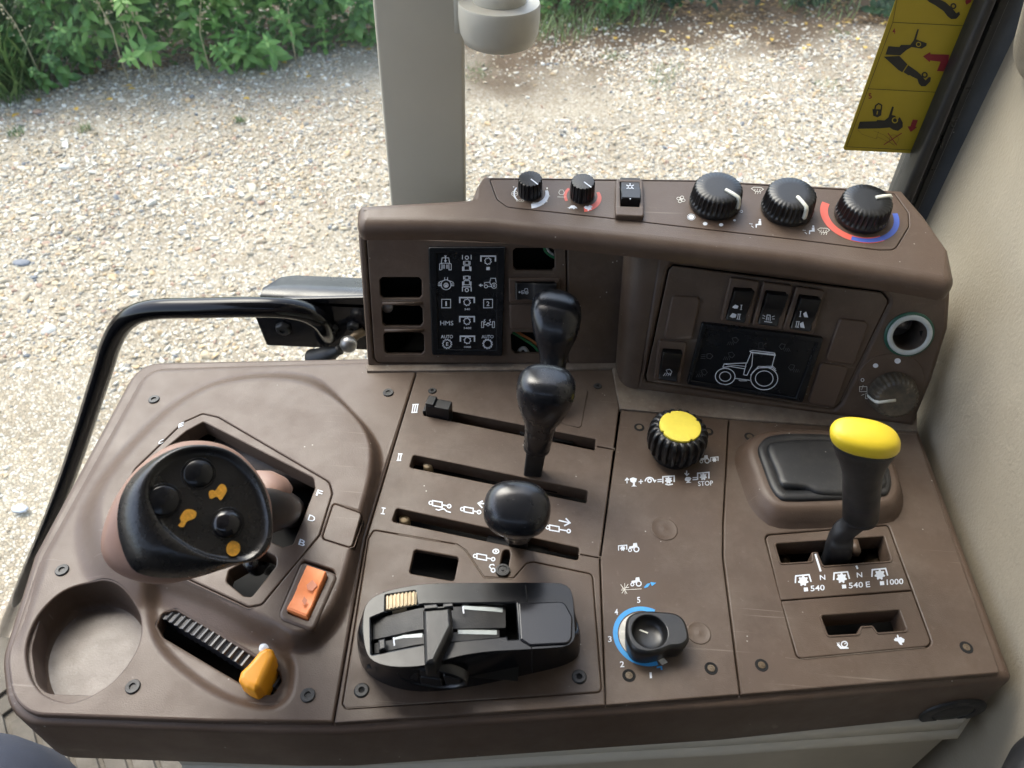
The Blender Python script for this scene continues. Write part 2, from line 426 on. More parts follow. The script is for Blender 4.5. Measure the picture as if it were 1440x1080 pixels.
# floor of the cab with a ribbed mat
fl = mk('floor', *box(PZ, -1.3, .9, -1.2, .52, -.80, -.755), MT['greyframe']); fl['kind'] = 'structure'
fm = thing('floor_mat', 'ribbed grey brown floor mat seen past the lower left corner of the console', 'floor mat', (-.5, .2, ZC-.755))
mk('mat_sheet', *box(PZ, -1.2, .4, -1.0, .515, -.752, -.742), MT['mat'], fm)
PM = PZ.off(-.742); rib = None
for i in range(12):
    for s in (0, 1):
        a = -.74+i*.042; b = .50 if s else .385
        A = np.array((a, b)); B = np.array((a-.075, b-.10)) if s else np.array((a+.0-.075, b+.0-.02))
        if not s: A = np.array((a-.078, .395)); B = np.array((a-.0, .30))
        d = _n(B-A); nn = np.array((-d[1], d[0]))*.013
        q = [tuple(A+nn), tuple(A-nn), tuple(B-nn), tuple(B+nn)]
        panel('mat_rib', PM.off(.006), q, MT['mat'], fm, uv=True, t=.006, bev=.002)
mk('shade_roof', *box(PZ, -1.0, .75, -1.1, .50, 1.02, 1.10), MT['lightblock'])  # unseen roof, added to darken the interior and shape reflections
reg(bpy.data.objects['shade_roof'], 'unseen dark cab roof added above the console to shade the interior', 'roof')

for nm, a, lb in (('light_block_wall', (-1.05, .8, -.84, -.80, -.8, .56), 'unseen lower cab side added to block light from behind the driver'), ('light_block_header', (-1.05, .8, -.84, -.80, .70, 1.02), 'unseen header above the far door window, added to narrow the light gap'), ('light_block_rear', (.80, .84, -1.14, .60, -.8, .18), 'unseen rear cab wall below the back window, added to cut the light')):
    reg(mk(nm, *box(PZ, *a), MT['lightblock']), lb, 'unseen cab wall')  # unseen walls, sized to block light coming from behind the camera
# beige grained wall trim on the right
def trim():
    Y = np.linspace(-.75, .575, 54); Zs = np.linspace(-.75, .95, 60); V = []; Fs = []
    for z in Zs:
        for y in Y:
            x = .289+.019*max(0, min(1, (y-.38)/.19))**1.5+.012*(1-math.exp(-(max(0, z-.02)/.16)**2))*math.exp(-((y-.30)/.22)**2)
            x -= .05*max(0, 1-abs(y+.02)/.13)**2*(1 if z > -.1 else max(0, 1+(z+.1)/.1))*0
            x += .012*max(0, (-z-.02)/.2) if z < -.02 else 0
            V.append((x, y, ZC+z))
    m = len(Y)
    for i in range(len(Zs)-1):
        for j in range(m-1): Fs.append((i*m+j, (i+1)*m+j, (i+1)*m+j+1, i*m+j+1))
    b = len(V)
    for z in (Zs[0], Zs[-1]):
        for y in (Y[0], Y[-1]): V.append((.36, y, ZC+z))
    o = mk('wall_trim', V, Fs, MT['trim']); reg(o, 'beige grained trim panel covering the cab wall right of the console', 'trim panel')
trim()
# round-edged upper trim pad in the top right corner
tp = [UY(1452, -30, .50), UY(1436, 30, .52), UY(1429, 62, .53), UY(1434, 84, .53), UY(1452, 100, .53)]
pth = crv([(p[0]+.012, p[1], p[2]) for p in tp], 5)
mk('trim_roll', *tube(pth, .012, 16), MT['trim'])
reg(bpy.data.objects['trim_roll'], 'rounded beige trim edge in the top right corner beside the black window frame', 'trim')

# black window frame and rubber seal, right
wf = thing('window_frame', 'black window frame leaning up the right side of the side window', 'window frame', UY(1290, 320, .585))
def vbar(name, a0, a1, b0, b1, y0, y1, material, parent, ext=(.5, -.25), bev=0, nar=0):
    """a leaning post given by its left px line a0-a1 and right px line b0-b1 (bottom, top) on depth y0, thickness to y1"""
    L0, L1, R0, R1 = [UY(*p, y0) for p in (a0, a1, b0, b1)]
    def lim(p, q, z): return p+(q-p)*((z-p[2])/(q[2]-p[2]))
    zt, zb = ZC+ext[0], ZC+ext[1]; rings = []
    for z in np.linspace(zb, zt, 8):
        a = lim(L0, L1, z); b = lim(R0, R1, z); w = b[0]-a[0]; r = min(bev, w*.45)
        q = []
        for (cx, cy, a0_) in ((a[0]+r, y0+r, 180), (b[0]-r, y0+r, 270), (b[0]-r-nar, y1-r, 0), (a[0]+r+nar, y1-r, 90)):
            for k in range(5):
                t = R(a0_+k*22.5); q.append((cx+r*math.cos(t), cy+r*math.sin(t), z))
        rings.append(q)
    return mk(name, *loft(rings, True, True, True), material, parent, sharp=50)
vbar('rubber_seal', (1270, 276), (1387.5, 0), (1281, 293), (1404, 0), .572, .60, MT['seal'], wf, (1.02, -.35), .004)
vbar('frame_post', (1280, 300), (1401, 0), (1315, 311), (1460, 0), .582, .64, MT['greyframe'], wf, (1.02, -.35), .003)
vbar('inner_flange', (1283, 296), (1407, 0), (1291, 298), (1420, 0), .578, .60, MT['frame'], wf, (1.02, -.35), .001)

# beige cab pillar with the round bracket
vbar('window_pillar', (548, 277), (523, 0), (655, 277), (652.5, 0), .55, .60, MT['beige'], None, (1.02, -.6), .003, .024)
reg(bpy.data.objects['window_pillar'], 'beige painted metal pillar rising behind the left end of the console hood', 'pillar')
c0 = UY(702, 22, .525)
sb = thing('swivel_bracket', 'round beige plastic swivel bracket fixed to the right side of the pillar', 'bracket', c0)
zb = UY(702, 63, .525)[2]-c0[2]
mk('bracket_cup', *lathe([(0, zb), (.018, zb+.0003), (.0235, zb+.003), (.026, zb+.009), (.0268, zb+.018), (.0268, zb+.026), (.0262, zb+.0275), (.0165, zb+.0285)]), MT['beigepl'], sb, local=True, sharp=60)
mk('bracket_stem', *lathe([(.0172, zb+.026), (.0180, zb+.030), (.0180, zb+.0335), (.0170, zb+.035), (.0155, zb+.036), (.0155, .22), (0, .22)], 32), MT['beigepl'], sb, local=True, sharp=60)
mk('bracket_mount', *box(Plane(c0, (1, 0, 0), (0, 1, 0)), -.030, -.020, .0, .03, zb+.006, .05), MT['beigepl'], sb)

# glass
def glass(name, x0, x1, z0, z1, y, label):
    m = bpy.data.materials.get('window_glass')
    if not m:
        m = bpy.data.materials.new('window_glass'); m.use_nodes = True; nt = m.node_tree; N = nt.nodes; L = nt.links; N.clear()
        out = N.new('ShaderNodeOutputMaterial'); tr = N.new('ShaderNodeBsdfTransparent'); gl = N.new('ShaderNodeBsdfGlossy'); mx = N.new('ShaderNodeMixShader'); fr = N.new('ShaderNodeFresnel')
        tr.inputs[0].default_value = (.95, .97, .96, 1); gl.inputs['Roughness'].default_value = .0; fr.inputs[0].default_value = 1.35
        df = N.new('ShaderNodeBsdfDiffuse'); df.inputs[0].default_value = (.8, .8, .78, 1); m2 = N.new('ShaderNodeMixShader')
        ge = N.new('ShaderNodeNewGeometry'); ns = N.new('ShaderNodeTexNoise'); ns.inputs['Scale'].default_value = 9; ns.inputs['Detail'].default_value = 8; mr = N.new('ShaderNodeMapRange')
        mr.inputs[1].default_value = .4; mr.inputs[2].default_value = .8; mr.inputs[3].default_value = .006; mr.inputs[4].default_value = .05
        L.new(ge.outputs['Position'], ns.inputs[0]); L.new(ns.outputs[0], mr.inputs[0])
        bf = N.new('ShaderNodeMath'); bf.operation = 'SUBTRACT'; bf.use_clamp = True; bf.inputs[0].default_value = 1; ml = N.new('ShaderNodeMath'); ml.operation = 'MULTIPLY'
        L.new(ge.outputs['Backfacing'], bf.inputs[1]); L.new(fr.outputs[0], ml.inputs[0]); L.new(bf.outputs[0], ml.inputs[1]); L.new(ml.outputs[0], mx.inputs[0]); L.new(tr.outputs[0], mx.inputs[1]); L.new(gl.outputs[0], mx.inputs[2])
        L.new(mr.outputs[0], m2.inputs[0]); L.new(mx.outputs[0], m2.inputs[1]); L.new(df.outputs[0], m2.inputs[2]); L.new(m2.outputs[0], out.inputs[0])
    o = mk(name, *box(Plane((0, y, ZC), (1, 0, 0), (0, 0, 1)), x0, x1, z0, z1, 0, .0004), m, smooth=False); reg(o, label, 'window')
glass('door_glass', -1.3, -.10, -.78, 1.0, .592, 'clear door window left of the beige pillar showing the gravel yard')
glass('side_window', -.085, .345, -.3, 1.0, .592, 'clear side window between the beige pillar and the black frame')

# ================================================================== CONSOLE (lower housing)
con = thing('side_console', 'brown plastic side console with lever slots, cup holder and printed symbols', 'console', (0, .3, ZC-.05))
body_px = [(194, 508, 55), (590, 500), (866, 500), (1289, 575), (1293, 603), (1427, 953, 5), (1040, 992), (900, 1001), (480, 1030), (400, 1030), (10, 1016, 60), (0, 925, 80), (46, 780)]
PB = PZ.off(-.0035)
bo = dedupe(np.array([PB.uv(*p) for p in fillet(body_px)]))
if area(bo) < 0: bo = bo[::-1]
inner = offset(bo, .016)
panel('body_shell', PB, [tuple(p) for p in bo], MT['brown'], con, holes=[[tuple(p) for p in inner[::-1]]], uv=True, t=.050, th=.04, bev=.0045, hbev=.0005)
panel('inner_floor', PZ.off(-.050), [tuple(p) for p in offset(bo, .004)], MT['dark'], con, uv=True, t=.002, bev=.0001)

# --- left tray: a height field with the gear lever boss, the throttle recess and the cup holder
def pl(pts, z=0.): return np.array([PZ.off(z).uv(p[0], p[1]) for p in fillet([tuple(p) for p in pts])])
boss = smooth_poly(pl([(140, 742), (150, 700), (190, 645), (245, 590), (300, 556), (365, 543), (432, 548), (488, 574), (528, 618), (537, 665), (522, 741), (492, 850), (455, 905), (415, 918), (380, 900), (300, 850), (235, 818), (205, 826), (172, 810), (150, 785)]), 110)
rec = smooth_poly(pl([(212, 832), (228, 822), (300, 850), (375, 893), (410, 925), (412, 962), (402, 985), (375, 996), (319, 983), (264, 950), (222, 908), (208, 862)]), 80)
edge = pl([(590, 500), (203, 513, 50), (53, 780), (12, 905), (10, 935)])
seam1 = pl([(583.5, 528), (513.5, 757), (468.5, 1016)])
def sstep(x): x = np.clip(x, 0, 1); return x*x*(3-2*x)
def sdf(poly, q): d = pdist(poly, q); return np.where(pip(poly, q), d, -d)
def tray_h(q):
    w_ = .0075+.016*sstep((-.135-q[:, 0])/.05)+.010*sstep((q[:, 1]-.375)/.02)*0; h = .0125*sstep((sdf(boss, q)+w_-.0070)/w_)*sstep((pdist(seam1, q, closed=False)-.0005)/.0045)
    h -= .0045*sstep((sdf(rec, q)+.002)/.007)
    d = pdist(edge, q, closed=False); h -= .0035*sstep(1-d/.0085)*sstep((q[:, 1]-.168)/.035)
    return h
zG = .0125
gate_out = [(258, 594, 14), (285, 582, 8), (307, 587, 10), (463, 678, 12), (467, 694, 10), (449, 752, 12), (404, 806), (368, 850, 10), (350, 853, 8), (150, 760, 20), (190, 660, 20)]
H1 = [(262, 606, 6), (286, 593, 5), (441, 672, 6), (443, 686, 4), (412, 765, 6), (398, 769, 4), (352, 750), (200, 700, 8), (215, 645, 5)]
H2 = [(372, 774, 6), (389, 783, 7), (388, 796, 4), (354, 839, 6), (343, 838, 4), (318, 818, 6), (322, 802, 5)]
PG1 = PZ.off(zG)
sw_hole = [(427, 790, 7), (474, 806, 7), (440, 884, 9), (394, 867, 9)]
sq_hole = [(469, 708, 4), (508, 722, 4), (494, 770, 5), (453, 757, 5)]
cup = smooth_poly(pl([(37.5, 905), (55.5, 863), (92, 830), (139, 819), (172, 830), (194, 858), (198, 891), (186, 924), (155.5, 960.5), (111, 985.5), (83, 985.5), (55.5, 971.7), (40, 944)]), 72)
slot_px = [(228, 862, 9), (248, 859, 9), (392, 944, 10), (396, 958, 8), (384, 976, 10), (366, 977, 8), (229, 896, 8), (221, 880, 8)]
def uvh(pts, z): return ('uv', [tuple(p) for p in pl(pts, z)])
def hh(pts, z, d):      # hole slightly larger than a plate that sits in it
    q = pl(pts, z)
    if area(q) < 0: q = q[::-1]
    return ('uv', [tuple(p) for p in offset(dedupe(q), -d)])
tray_px = [(203, 513, 50), (590, 505), (583.5, 528), (513.5, 757), (468.5, 1016), (300, 1014), (20, 1004, 60), (9, 922, 80), (53, 780)]
tray_poly = pl(tray_px)
tray = panel('front_tray', PZ, [tuple(p) for p in tray_poly], MT['brown'], con, uv=True, t=.008, th=.012, bev=.0014, hfn=tray_h, grid=.0016, sharp=75,
    holes=[hh(gate_out, zG, .0004), uvh(slot_px, -.0045), ('uv', [tuple(p) for p in cup]), hh(sw_hole, .010, .0), hh(sq_hole, .0125, .0003)], hbev=.0010)
V = []
cc = cup.mean(0)
prof = [(1.0, -.001), (.995, -.006), (.975, -.014), (.955, -.0185), (.93, -.021), (.89, -.0225), (.80, -.023), (.4, -.0228), (.02, -.0228)]
mk('cup_holder', *loft([np.c_[cc+(cup[::-1]-cc)*s, np.full(len(cup), ZC+z)] for s, z in prof[:6]], True), MT['brown2'], tray)
mk('cup_floor', *loft([np.c_[cc+(cup[::-1]-cc)*s, np.full(len(cup), ZC+z)] for s, z in prof[5:]], True, False, True), mat('dusty_cup_floor', (.10, .075, .06), .42, .3, 900, .15, 9, .5, (.24, .22, .20)), tray)
gate = panel('shift_gate', PG1, gate_out, MT['brown'], tray, holes=[H1, H2], t=.006, th=.013, bev=.0009)
panel('blank_cover', PG1.off(-.0006), sq_hole, MT['brown'], tray, t=.004, bev=.0006)
# inner curved slide and deep box of the gate
mk('gate_slide', *box(PZ, -.235, -.130, .358, .378, -.03, -.002), MT['brown2'], gate)
mk('gate_slide', *box(PZ, -.235, -.1375, .325, .3575, -.03, -.0065), MT['browndk'], gate)
# throttle recess: ridged strip seen through the slot
a0 = U(221, 858, -.008); a1 = U(404, 972, -.012); dirv = _n(a1-a0); side = np.cross((0, 0, 1), dirv); L_ = np.linalg.norm(a1-a0)
ts = thing('throttle_slider', 'amber hand throttle lever on a blue grey ridged strip in front tray slot', 'throttle lever', U(310, 920, -.01))
rows = []; nT = 22
for i in range(nT*4+1):
    s = i/(nT*4); ph = (i % 4); zz = .0045*math.sin(math.pi*s)+(0.0, .0016, .0018, .0003)[ph]
    p = a0+dirv*L_*s+np.array((0, 0, zz)); rows.append([p-side*.0026+np.array((0, 0, -.01)), p-side*.0026, p+side*.0048, p+side*.0048+np.array((0, 0, -.01))])
mk('ridged_strip', *loft(rows, False), MT['toothblue'], ts, sharp=25)
mk('slot_floor', *box(PZ, -.252, -.125, .185, .262, -.040, -.039), MT['dark'], tray)
def blob_px(name, px_pts, z_top, h, material, parent, bulge=.5, k=5, n=44, dome=.0007):
    P_ = PZ.off(z_top); q = smooth_poly(np.array([P_.uv(*p) for p in px_pts]), n)
    if area(q) < 0: q = q[::-1]
    c = q.mean(0); rings = [np.c_[q, np.full(n, ZC+z_top-h)]]
    sc = math.sqrt(abs(area(q)))*.5*bulge
    for i in range(k+1):
        a = math.pi/2*i/k; rings.append(np.c_[offset(q, sc*(1-math.cos(a))), np.full(n, ZC+z_top-min(h, sc)*.8*(1-math.sin(a)))])
    qq = rings[-1][:, :2]
    for s in (.8, .55, .3, .08): rings.append(np.c_[c+(qq-c)*s, np.full(n, ZC+z_top+dome*(1-s*s))])
    return mk(name, *loft(rings, True, True, True), material, parent)
panel('lever_tab', PZ.off(.0085), [(374, 909, 3), (383, 911, 4), (385, 922, 6), (366, 964, 5), (357, 970, 4), (345, 965, 4), (334, 956, 4), (337, 944, 6), (350, 931), (364, 914, 5)], MT['amber'], ts, t=.020, bev=.0032, nb=6)
blob_px('lever_tip', [(366, 906), (374, 905), (378, 911), (370, 916), (364, 914)], .004, .006, MT['print'], ts, .3)

# --- lever panel with three slots
S3 = [(598, 571, 3), (838, 617.5, 2), (836.5, 633, 2), (595, 584, 3)]
S2 = [(581, 639.5, 4), (827, 690, 4), (825, 707.5, 3), (576, 657, 3)]
S1 = [(557.5, 714.5, 4), (815, 770.5, 4), (813.5, 788, 4), (551, 733, 3)]
HP = [(518.5, 757), (526, 745.5, 5), (643, 765.5, 5), (655, 773.5), (681, 812, 4), (722, 813.5, 4), (741, 792, 5), (751, 790.5, 3), (833, 807.5, 8), (846, 973, 7), (487, 996.5, 6), (482, 990, 3)]
VS = [(706, 780, 6), (708, 773, 5), (717, 773, 5), (718, 780, 4), (713, 808, 6), (701, 808, 6)]
lev = panel('lever_panel', PZ, [(589.5, 505), (866, 505), (870.5, 574), (842.8, 787), (850.8, 991.5), (470.5, 1016.3), (515.2, 757.5), (584.8, 529)], MT['brown2'], con,
    holes=[S3, S2, S1, hh(HP, 0, .0003), VS, [(840, 627), (863.5, 631), (863.2, 632.3), (839.8, 628.3)], [(815, 778.5), (844.5, 783.7), (844.3, 785), (814.8, 779.8)]], t=.008, th=.011, bev=.0007)
hit = panel('hitch_panel', PZ, HP, MT['brown2'], lev, holes=[[(583, 772.5, 4), (645.6, 783.5, 4), (638.5, 817, 4), (575.5, 806, 4)]], t=.005, th=.003, bev=.0008)
panel('blank_cover', PZ.off(.0007), [(801, 542, 4), (827, 548, 4), (817, 602, 5), (790, 595, 4)], MT['brown2'], lev, t=.0006, bev=.0005)
PD2 = PZ.off(-.011)
for s in (S3, S2, S1):      # inner rails under each slot
    q = pl(s, -.011); lo, hi = q.min(0), q.max(0)
for (x, y) in ((602, 655), (569, 731)):
    w = U(x, y, -.010); m = Matrix.Translation(w)
    mk('rivet', *lathe([(.0042, -.006), (.0042, .001), (.0035, .003), (0, .0035)], 20), MT['beigepl'], lev) if False else None
    V_, F_ = lathe([(.0036, -.006), (.0036, .001), (.003, .0025), (0, .003)], 20); mk('rivet', V_+w, F_, MT['tan'], lev)

# --- selector panel (middle) and gate panel (right)
sel = panel('selector_panel', PZ, [(873.8, 575), (1024, 589.5), (1016.2, 735), (1015.8, 784), (1039.8, 976.6), (852.5, 991.3), (844.8, 789)], MT['brown2'], con, t=.008, bev=.0007)
GP = [(1075.5, 752.5, 6), (1249, 738.5, 6), (1311.5, 908.5, 8), (1121.5, 926.5, 9)]
gat = panel('range_panel', PZ, [(1025.8, 589.8), (1172, 600), (1288, 607), (1407, 946, 3), (1042.2, 976.5), (1017.8, 784), (1018, 736)], MT['brown2'], con, holes=[hh(GP, 0, .0004)], t=.008, bev=.0009)
G1 = [(1090, 764.5, 3), (1196, 756), (1199, 764, 2), (1192, 776, 2), (1203, 775, 3), (1207, 762, 3), (1248, 763, 3), (1253.5, 790, 3), (1158, 796, 3), (1150, 777, 2), (1141, 777.5, 2), (1142, 789, 2), (1099.5, 792.5, 3)]
G1 = [(1090, 765, 3), (1243, 754.5, 3), (1253, 789, 3), (1157.5, 796, 3), (1149.5, 776.5, 2), (1141, 777, 2), (1141.5, 789.5, 3), (1098, 792.5, 3)]
G2 = [(1154, 866, 3), (1264.5, 858, 3), (1275, 887, 3), (1234, 890, 4), (1227, 880, 3), (1210, 881, 3), (1206.5, 891.5, 3), (1164.5, 894, 3)]
g1 = panel('gate_plate', PZ, [(1076, 753, 6), (1248.5, 739, 6), (1281.5, 829.4), (1098.2, 843.6)], MT['brown2'], gat, holes=[G1], t=.006, th=.014, bev=.0007)
g2 = panel('gate_plate', PZ, [(1098.8, 845.2), (1282.2, 831), (1311, 908, 8), (1122, 926, 9)], MT['brown2'], gat, holes=[G2], t=.006, th=.014, bev=.0007)
# moulded rim of the two gates
for gg, G in ((g1, G1), (g2, G2)):
    q = pl(G)
    if area(q) < 0: q = q[::-1]
    q = dedupe(q); rings = [np.c_[offset(q, -d), np.full(len(q), ZC+h)] for d, h in ((.0012, 0), (.0010, .0006), (.0003, .0007), (-.0001, .0002), (-.0001, -.002))]
    mk('gate_rim', *loft(rings, True), MT['brown2'], gg, sharp=60)
# tab on the back of gate 1
mk('gate_tab', *box(PZ, *([U(1198, 760)[0], U(1207, 760)[0], U(1200, 775)[1], U(1200, 756)[1]]), -.006, -.0002), MT['brown2'], g1)
for (x, y, r) in ((1103, 787, .004), (1232, 787, .006)):
    w = U(x, y, -.02); V_, F_ = lathe([(r, -.02), (r, 0), (0, .002)], 16); mk('pivot_pin', V_+w, F_, MT['brass'], g1)
# raised pad with black rubber cover
top = smooth_poly(np.array([PZ.off(.013).uv(*p) for p in [(1058, 632), (1066, 617), (1082, 609), (1120, 606), (1180, 610), (1236, 628), (1252, 650), (1260, 678), (1256, 697), (1243, 704), (1183, 709), (1110, 711), (1092, 706), (1078, 690), (1067, 662)]]), 80)
if area(top) < 0: top = top[::-1]
mk('raised_rim', *loft([np.c_[offset(top, -d), np.full(80, ZC+z)] for d, z in ((.010, -.001), (.0085, .001), (.007, .004), (.0035, .0105), (.001, .0125), (-.0008, .013), (-.004, .0128), (-.004, .008))], True), MT['brown'], gat, sharp=60)
cov = mk('rubber_cover', *loft([np.c_[offset(top, d), np.full(80, ZC+z)] for d, z in ((.0035, .010), (.0036, .0142), (.0045, .0152), (.007, .0156), (.010, .0152), (.0115, .0140))], True, False, True), MT['blackm'], gat, sharp=60)
ins = smooth_poly(np.array([PZ.off(.015).uv(*p) for p in [(1078, 630), (1100, 622), (1160, 620), (1220, 632), (1240, 655), (1246, 680), (1235, 690), (1190, 697), (1150, 696), (1135, 689), (1118, 687), (1098, 684), (1090, 665)]]), 70)
if area(ins) < 0: ins = ins[::-1]
mk('cover_pad', *loft([np.c_[offset(ins, d), np.full(70, ZC+z)] for d, z in ((0, .0135), (.0003, .0165), (.0015, .0176))]+[np.c_[ins.mean(0)+(offset(ins, .0015)-ins.mean(0))*s, np.full(70, ZC+z)] for s, z in ((.9, .0180), (.5, .0179), (.02, .0178))], True, False, True), MT['blackm'], cov, sharp=60)
# ledge between panels and the upper housing
panel('ledge', PZ.off(.0018), [(860, 510), (868, 505), (1290, 580), (1290, 606), (1172, 598.5), (1025, 588), (872, 574.5), (866, 545)], MT['crud'], con, t=.004, bev=.001)
# grommet on the fascia
nf = _n(np.array((.095, -1, 0))); PF = Plane(U(1338, 999, -.022)+nf*0, (1, .075, 0), (0, 0, 1))
def front_pt(px):       # front line of the body, from px along it
    k = np.interp(px, [480, 900, 1040, 1427], [1030, 1001, 992, 953]); return PB.hit(px, k)
fa, fb = front_pt(900), front_pt(1420); PF = Plane(fa, fb-fa, (0, 0, 1))
wq = PF.uv(1338.6, 999)
rg = ellipse(wq[0], wq[1], .0205, .0165, 0, 40)
mk('oval_plug', *loft([[PF.w(*(np.array(wq)+(p-np.array(wq))*s), h) for p in rg] for s, h in ((1, -.001), (1, .0012), (.96, .0020), (.66, .0020), (.63, .0012), (.60, .0018), (.3, .0022), (.02, .0022))], True, False, True), MT['blackm'], con, sharp=50)

# screws
sc_me = mesh_of(*lathe([(.0045, -.001), (.0045, .0007), (.0041, .0012), (.0021, .0011), (.0019, .0001), (.0002, .0001)], 20), MT['blackm'], 'screw_head', 30)
sc_re = mesh_of(*lathe([(.0028, -.0003), (.0026, .0001), (.0015, .0002), (.0012, -.0001), (.0007, .0002), (.0002, .0002)], 20), MT['brass'], 'rusty_screw_head', 30)
hole_me = mesh_of(*lathe([(.0050, .0001), (.0047, .0003), (.0043, .0003), (.0040, .0002), (.0003, .0002)], 24), MT['dark'], 'screw_well', 30)
for p, lst, me in ((tray, [(216.6, 562), (546, 552.5), (87.5, 802), (187, 966), (433, 978)], sc_me), (lev, [(608, 549.6), (840.6, 543)], sc_me), (hit, [(508.6, 971), (814.5, 952)], sc_me),
                   (sel, [(899, 601), (996, 607), (884.5, 950), (1000, 940)], sc_re), (gat, [(1054, 614), (1071, 935.5), (1359, 910.5)], sc_re)):
    for x, y in lst:
        k_ = {'lever_panel': .66, 'hitch_panel': .85, 'front_tray': .9}.get(p.name, .76); S_k = Matrix.Scale(k_, 4)
        if me is sc_re or p is not tray: inst(hole_me, 'screw_well', p, at(PZ, x, y, .0)@S_k)
        inst(me, 'screw', p, at(PZ, x, y, .0005 if me is sc_re else .0)@S_k)
for x, y, r in ((934, 744, .0088), (982.5, 890, .0072)):
    V_, F_ = lathe([(r, -.0004), (r, .0002), (r-.0005, .0004), (r-.0012, .0001), (.002, .0002), (0, .0006)], 32); mk('round_plug', V_+U(x, y), F_, MT['brown2'], sel)

# beige plinth below the fascia
pts = [PZ.off(-.054).hit(x, y) for x, y in ((250, 1062), (480, 1066), (900, 1042), (1040, 1034), (1352, 1012), (1400, 940))]
pp = np.array([p[:2] for p in pts])
def off_path(P, d):
    e = np.diff(P, axis=0); e /= np.linalg.norm(e, axis=1)[:, None]; nn = np.stack([e[:, 1], -e[:, 0]], 1); a = np.vstack([nn[:1], nn]); b = np.vstack([nn, nn[-1:]]); m = a+b
    return P+d*m/np.maximum((m*m).sum(1)/2, .5)[:, None]
plinth = thing('beige_plinth', 'beige plastic base cabinet under the front edge of the console', 'base cabinet', (pp[2][0], pp[2][1], ZC-.4))
mk('cabinet_face', *loft([np.c_[off_path(pp, d), np.full(len(pp), ZC+z)] for d, z in ((-.02, -.0545), (.001, -.0545), (.002, -.0555), (.002, -.064), (.0015, -.065), (.003, -.0655), (.005, -.067), (.0055, -.07), (.0045, -.073), (.001, -.076), (.001, -.40))], False), MT['beigepl'], plinth, sharp=60)

def open_box(P, u0, u1, v0, v1, n0, n1):
    """box without its front face"""
    V_, F_ = box(P, u0, u1, v0, v1, n0, n1); return V_, [f for f in F_ if set(f) != {4, 5, 6, 7}]

DL = [('l', [(486, 990), (487, 996.5), (600, 988), (700, 982)], .9), ('l', [(640, 765), (655, 774), (681, 812.5), (722, 814)], .8), ('l', [(1104, 925), (1123, 927.5), (1230, 917), (1300, 910.5)], .9), ('l', [(560, 751.5), (620, 762)], .6)]
seat_t = thing('light_block_seat', 'unseen dark driver seat below the view, added to keep light off the fascia', 'seat', (.0, -.36, ZC-.75))  # seat out of view, put in to darken the fascia
def soft_box(x0, x1, y0, y1, z0, z1, r=.05):
    cx, cy = (x0+x1)/2, (y0+y1)/2; rings = []
    for z, k in ((z0, .94), (z0+.02, 1), (z1-.05, 1), (z1-.015, .96), (z1, .86), (z1+.004, .5)): rings.append(np.c_[superel((x1-x0)/2*k, (y1-y0)/2*k, 40, 6)+np.array((cx, cy)), np.full(40, ZC+z)])
    return loft(rings, True, True, True)
mk('seat_cushion', *soft_box(-.30, .26, -.66, -.12, -.46, -.30), MT['blackm'], seat_t)
mk('seat_backrest', *soft_box(.20, .34, -.64, -.14, -.40, .28), MT['blackm'], seat_t)
mk('seat_base', *soft_box(-.22, .20, -.58, -.20, -.75, -.45), MT['blackm'], seat_t)
reg(mk('light_block_front', *box(PZ, -1.08, -1.05, -.80, .50, -.80, .0), MT['lightblock']), 'unseen lower front cab panel left of the console, added to darken the fascia', 'unseen cab wall')  # unseen panel, added to stop light reaching the fascia from the left
for d_ in DL: symbol('dust_line', PZ, [d_], MT['crud'], con)

# ================================================================== UPPER SWITCH HOUSING
hs = thing('switch_housing', 'brown plastic upper housing with hood, switch panels and knob deck above the console', 'housing', (.07, .45, ZC))
# hood
deck_px = [(501, 284, 10), (663, 277.5, 4), (671, 262), (680, 248, 8), (976, 251.5), (1185, 262.5), (1268, 268, 5), (1300, 305, 8), (1333, 352), (1357, 408, 22), (1300, 396), (1125, 368), (940, 346), (742, 325), (690, 319), (600, 317), (499, 318, 12)]
plate_px = [(689, 252, 2), (976, 255), (1185, 267), (1258, 273, 5), (1277, 300, 4), (1278, 318, 10), (1258, 351, 12), (1235, 351), (1125, 337), (940, 316), (849, 305.5), (714, 291, 12), (699, 280, 8)]
def onP(P, pts):
    q = dedupe(np.array([P.uv(*p) for p in fillet(pts)]))
    return q if area(q) > 0 else q[::-1]
pq = onP(PD, plate_px)
hood = panel('hood', PD, deck_px, MT['brown'], hs, holes=[('uv', [tuple(p) for p in offset(pq, -.0005)])], t=.0135, th=.004, bev=.0085, hbev=.0005, nb=6, bevf=lambda q: .22+.78*np.clip((.022-q[:, 1])/.012, 0, 1))
plate = panel('knob_plate', PD.off(-.0002), plate_px, MT['brown'], hs, t=.003, bev=.0005)
panel('plate_backing', PD.off(-.0045), [tuple(p) for p in offset(pq, -.003)], MT['browndk'], hs, uv=True, t=.001, bev=.0001)
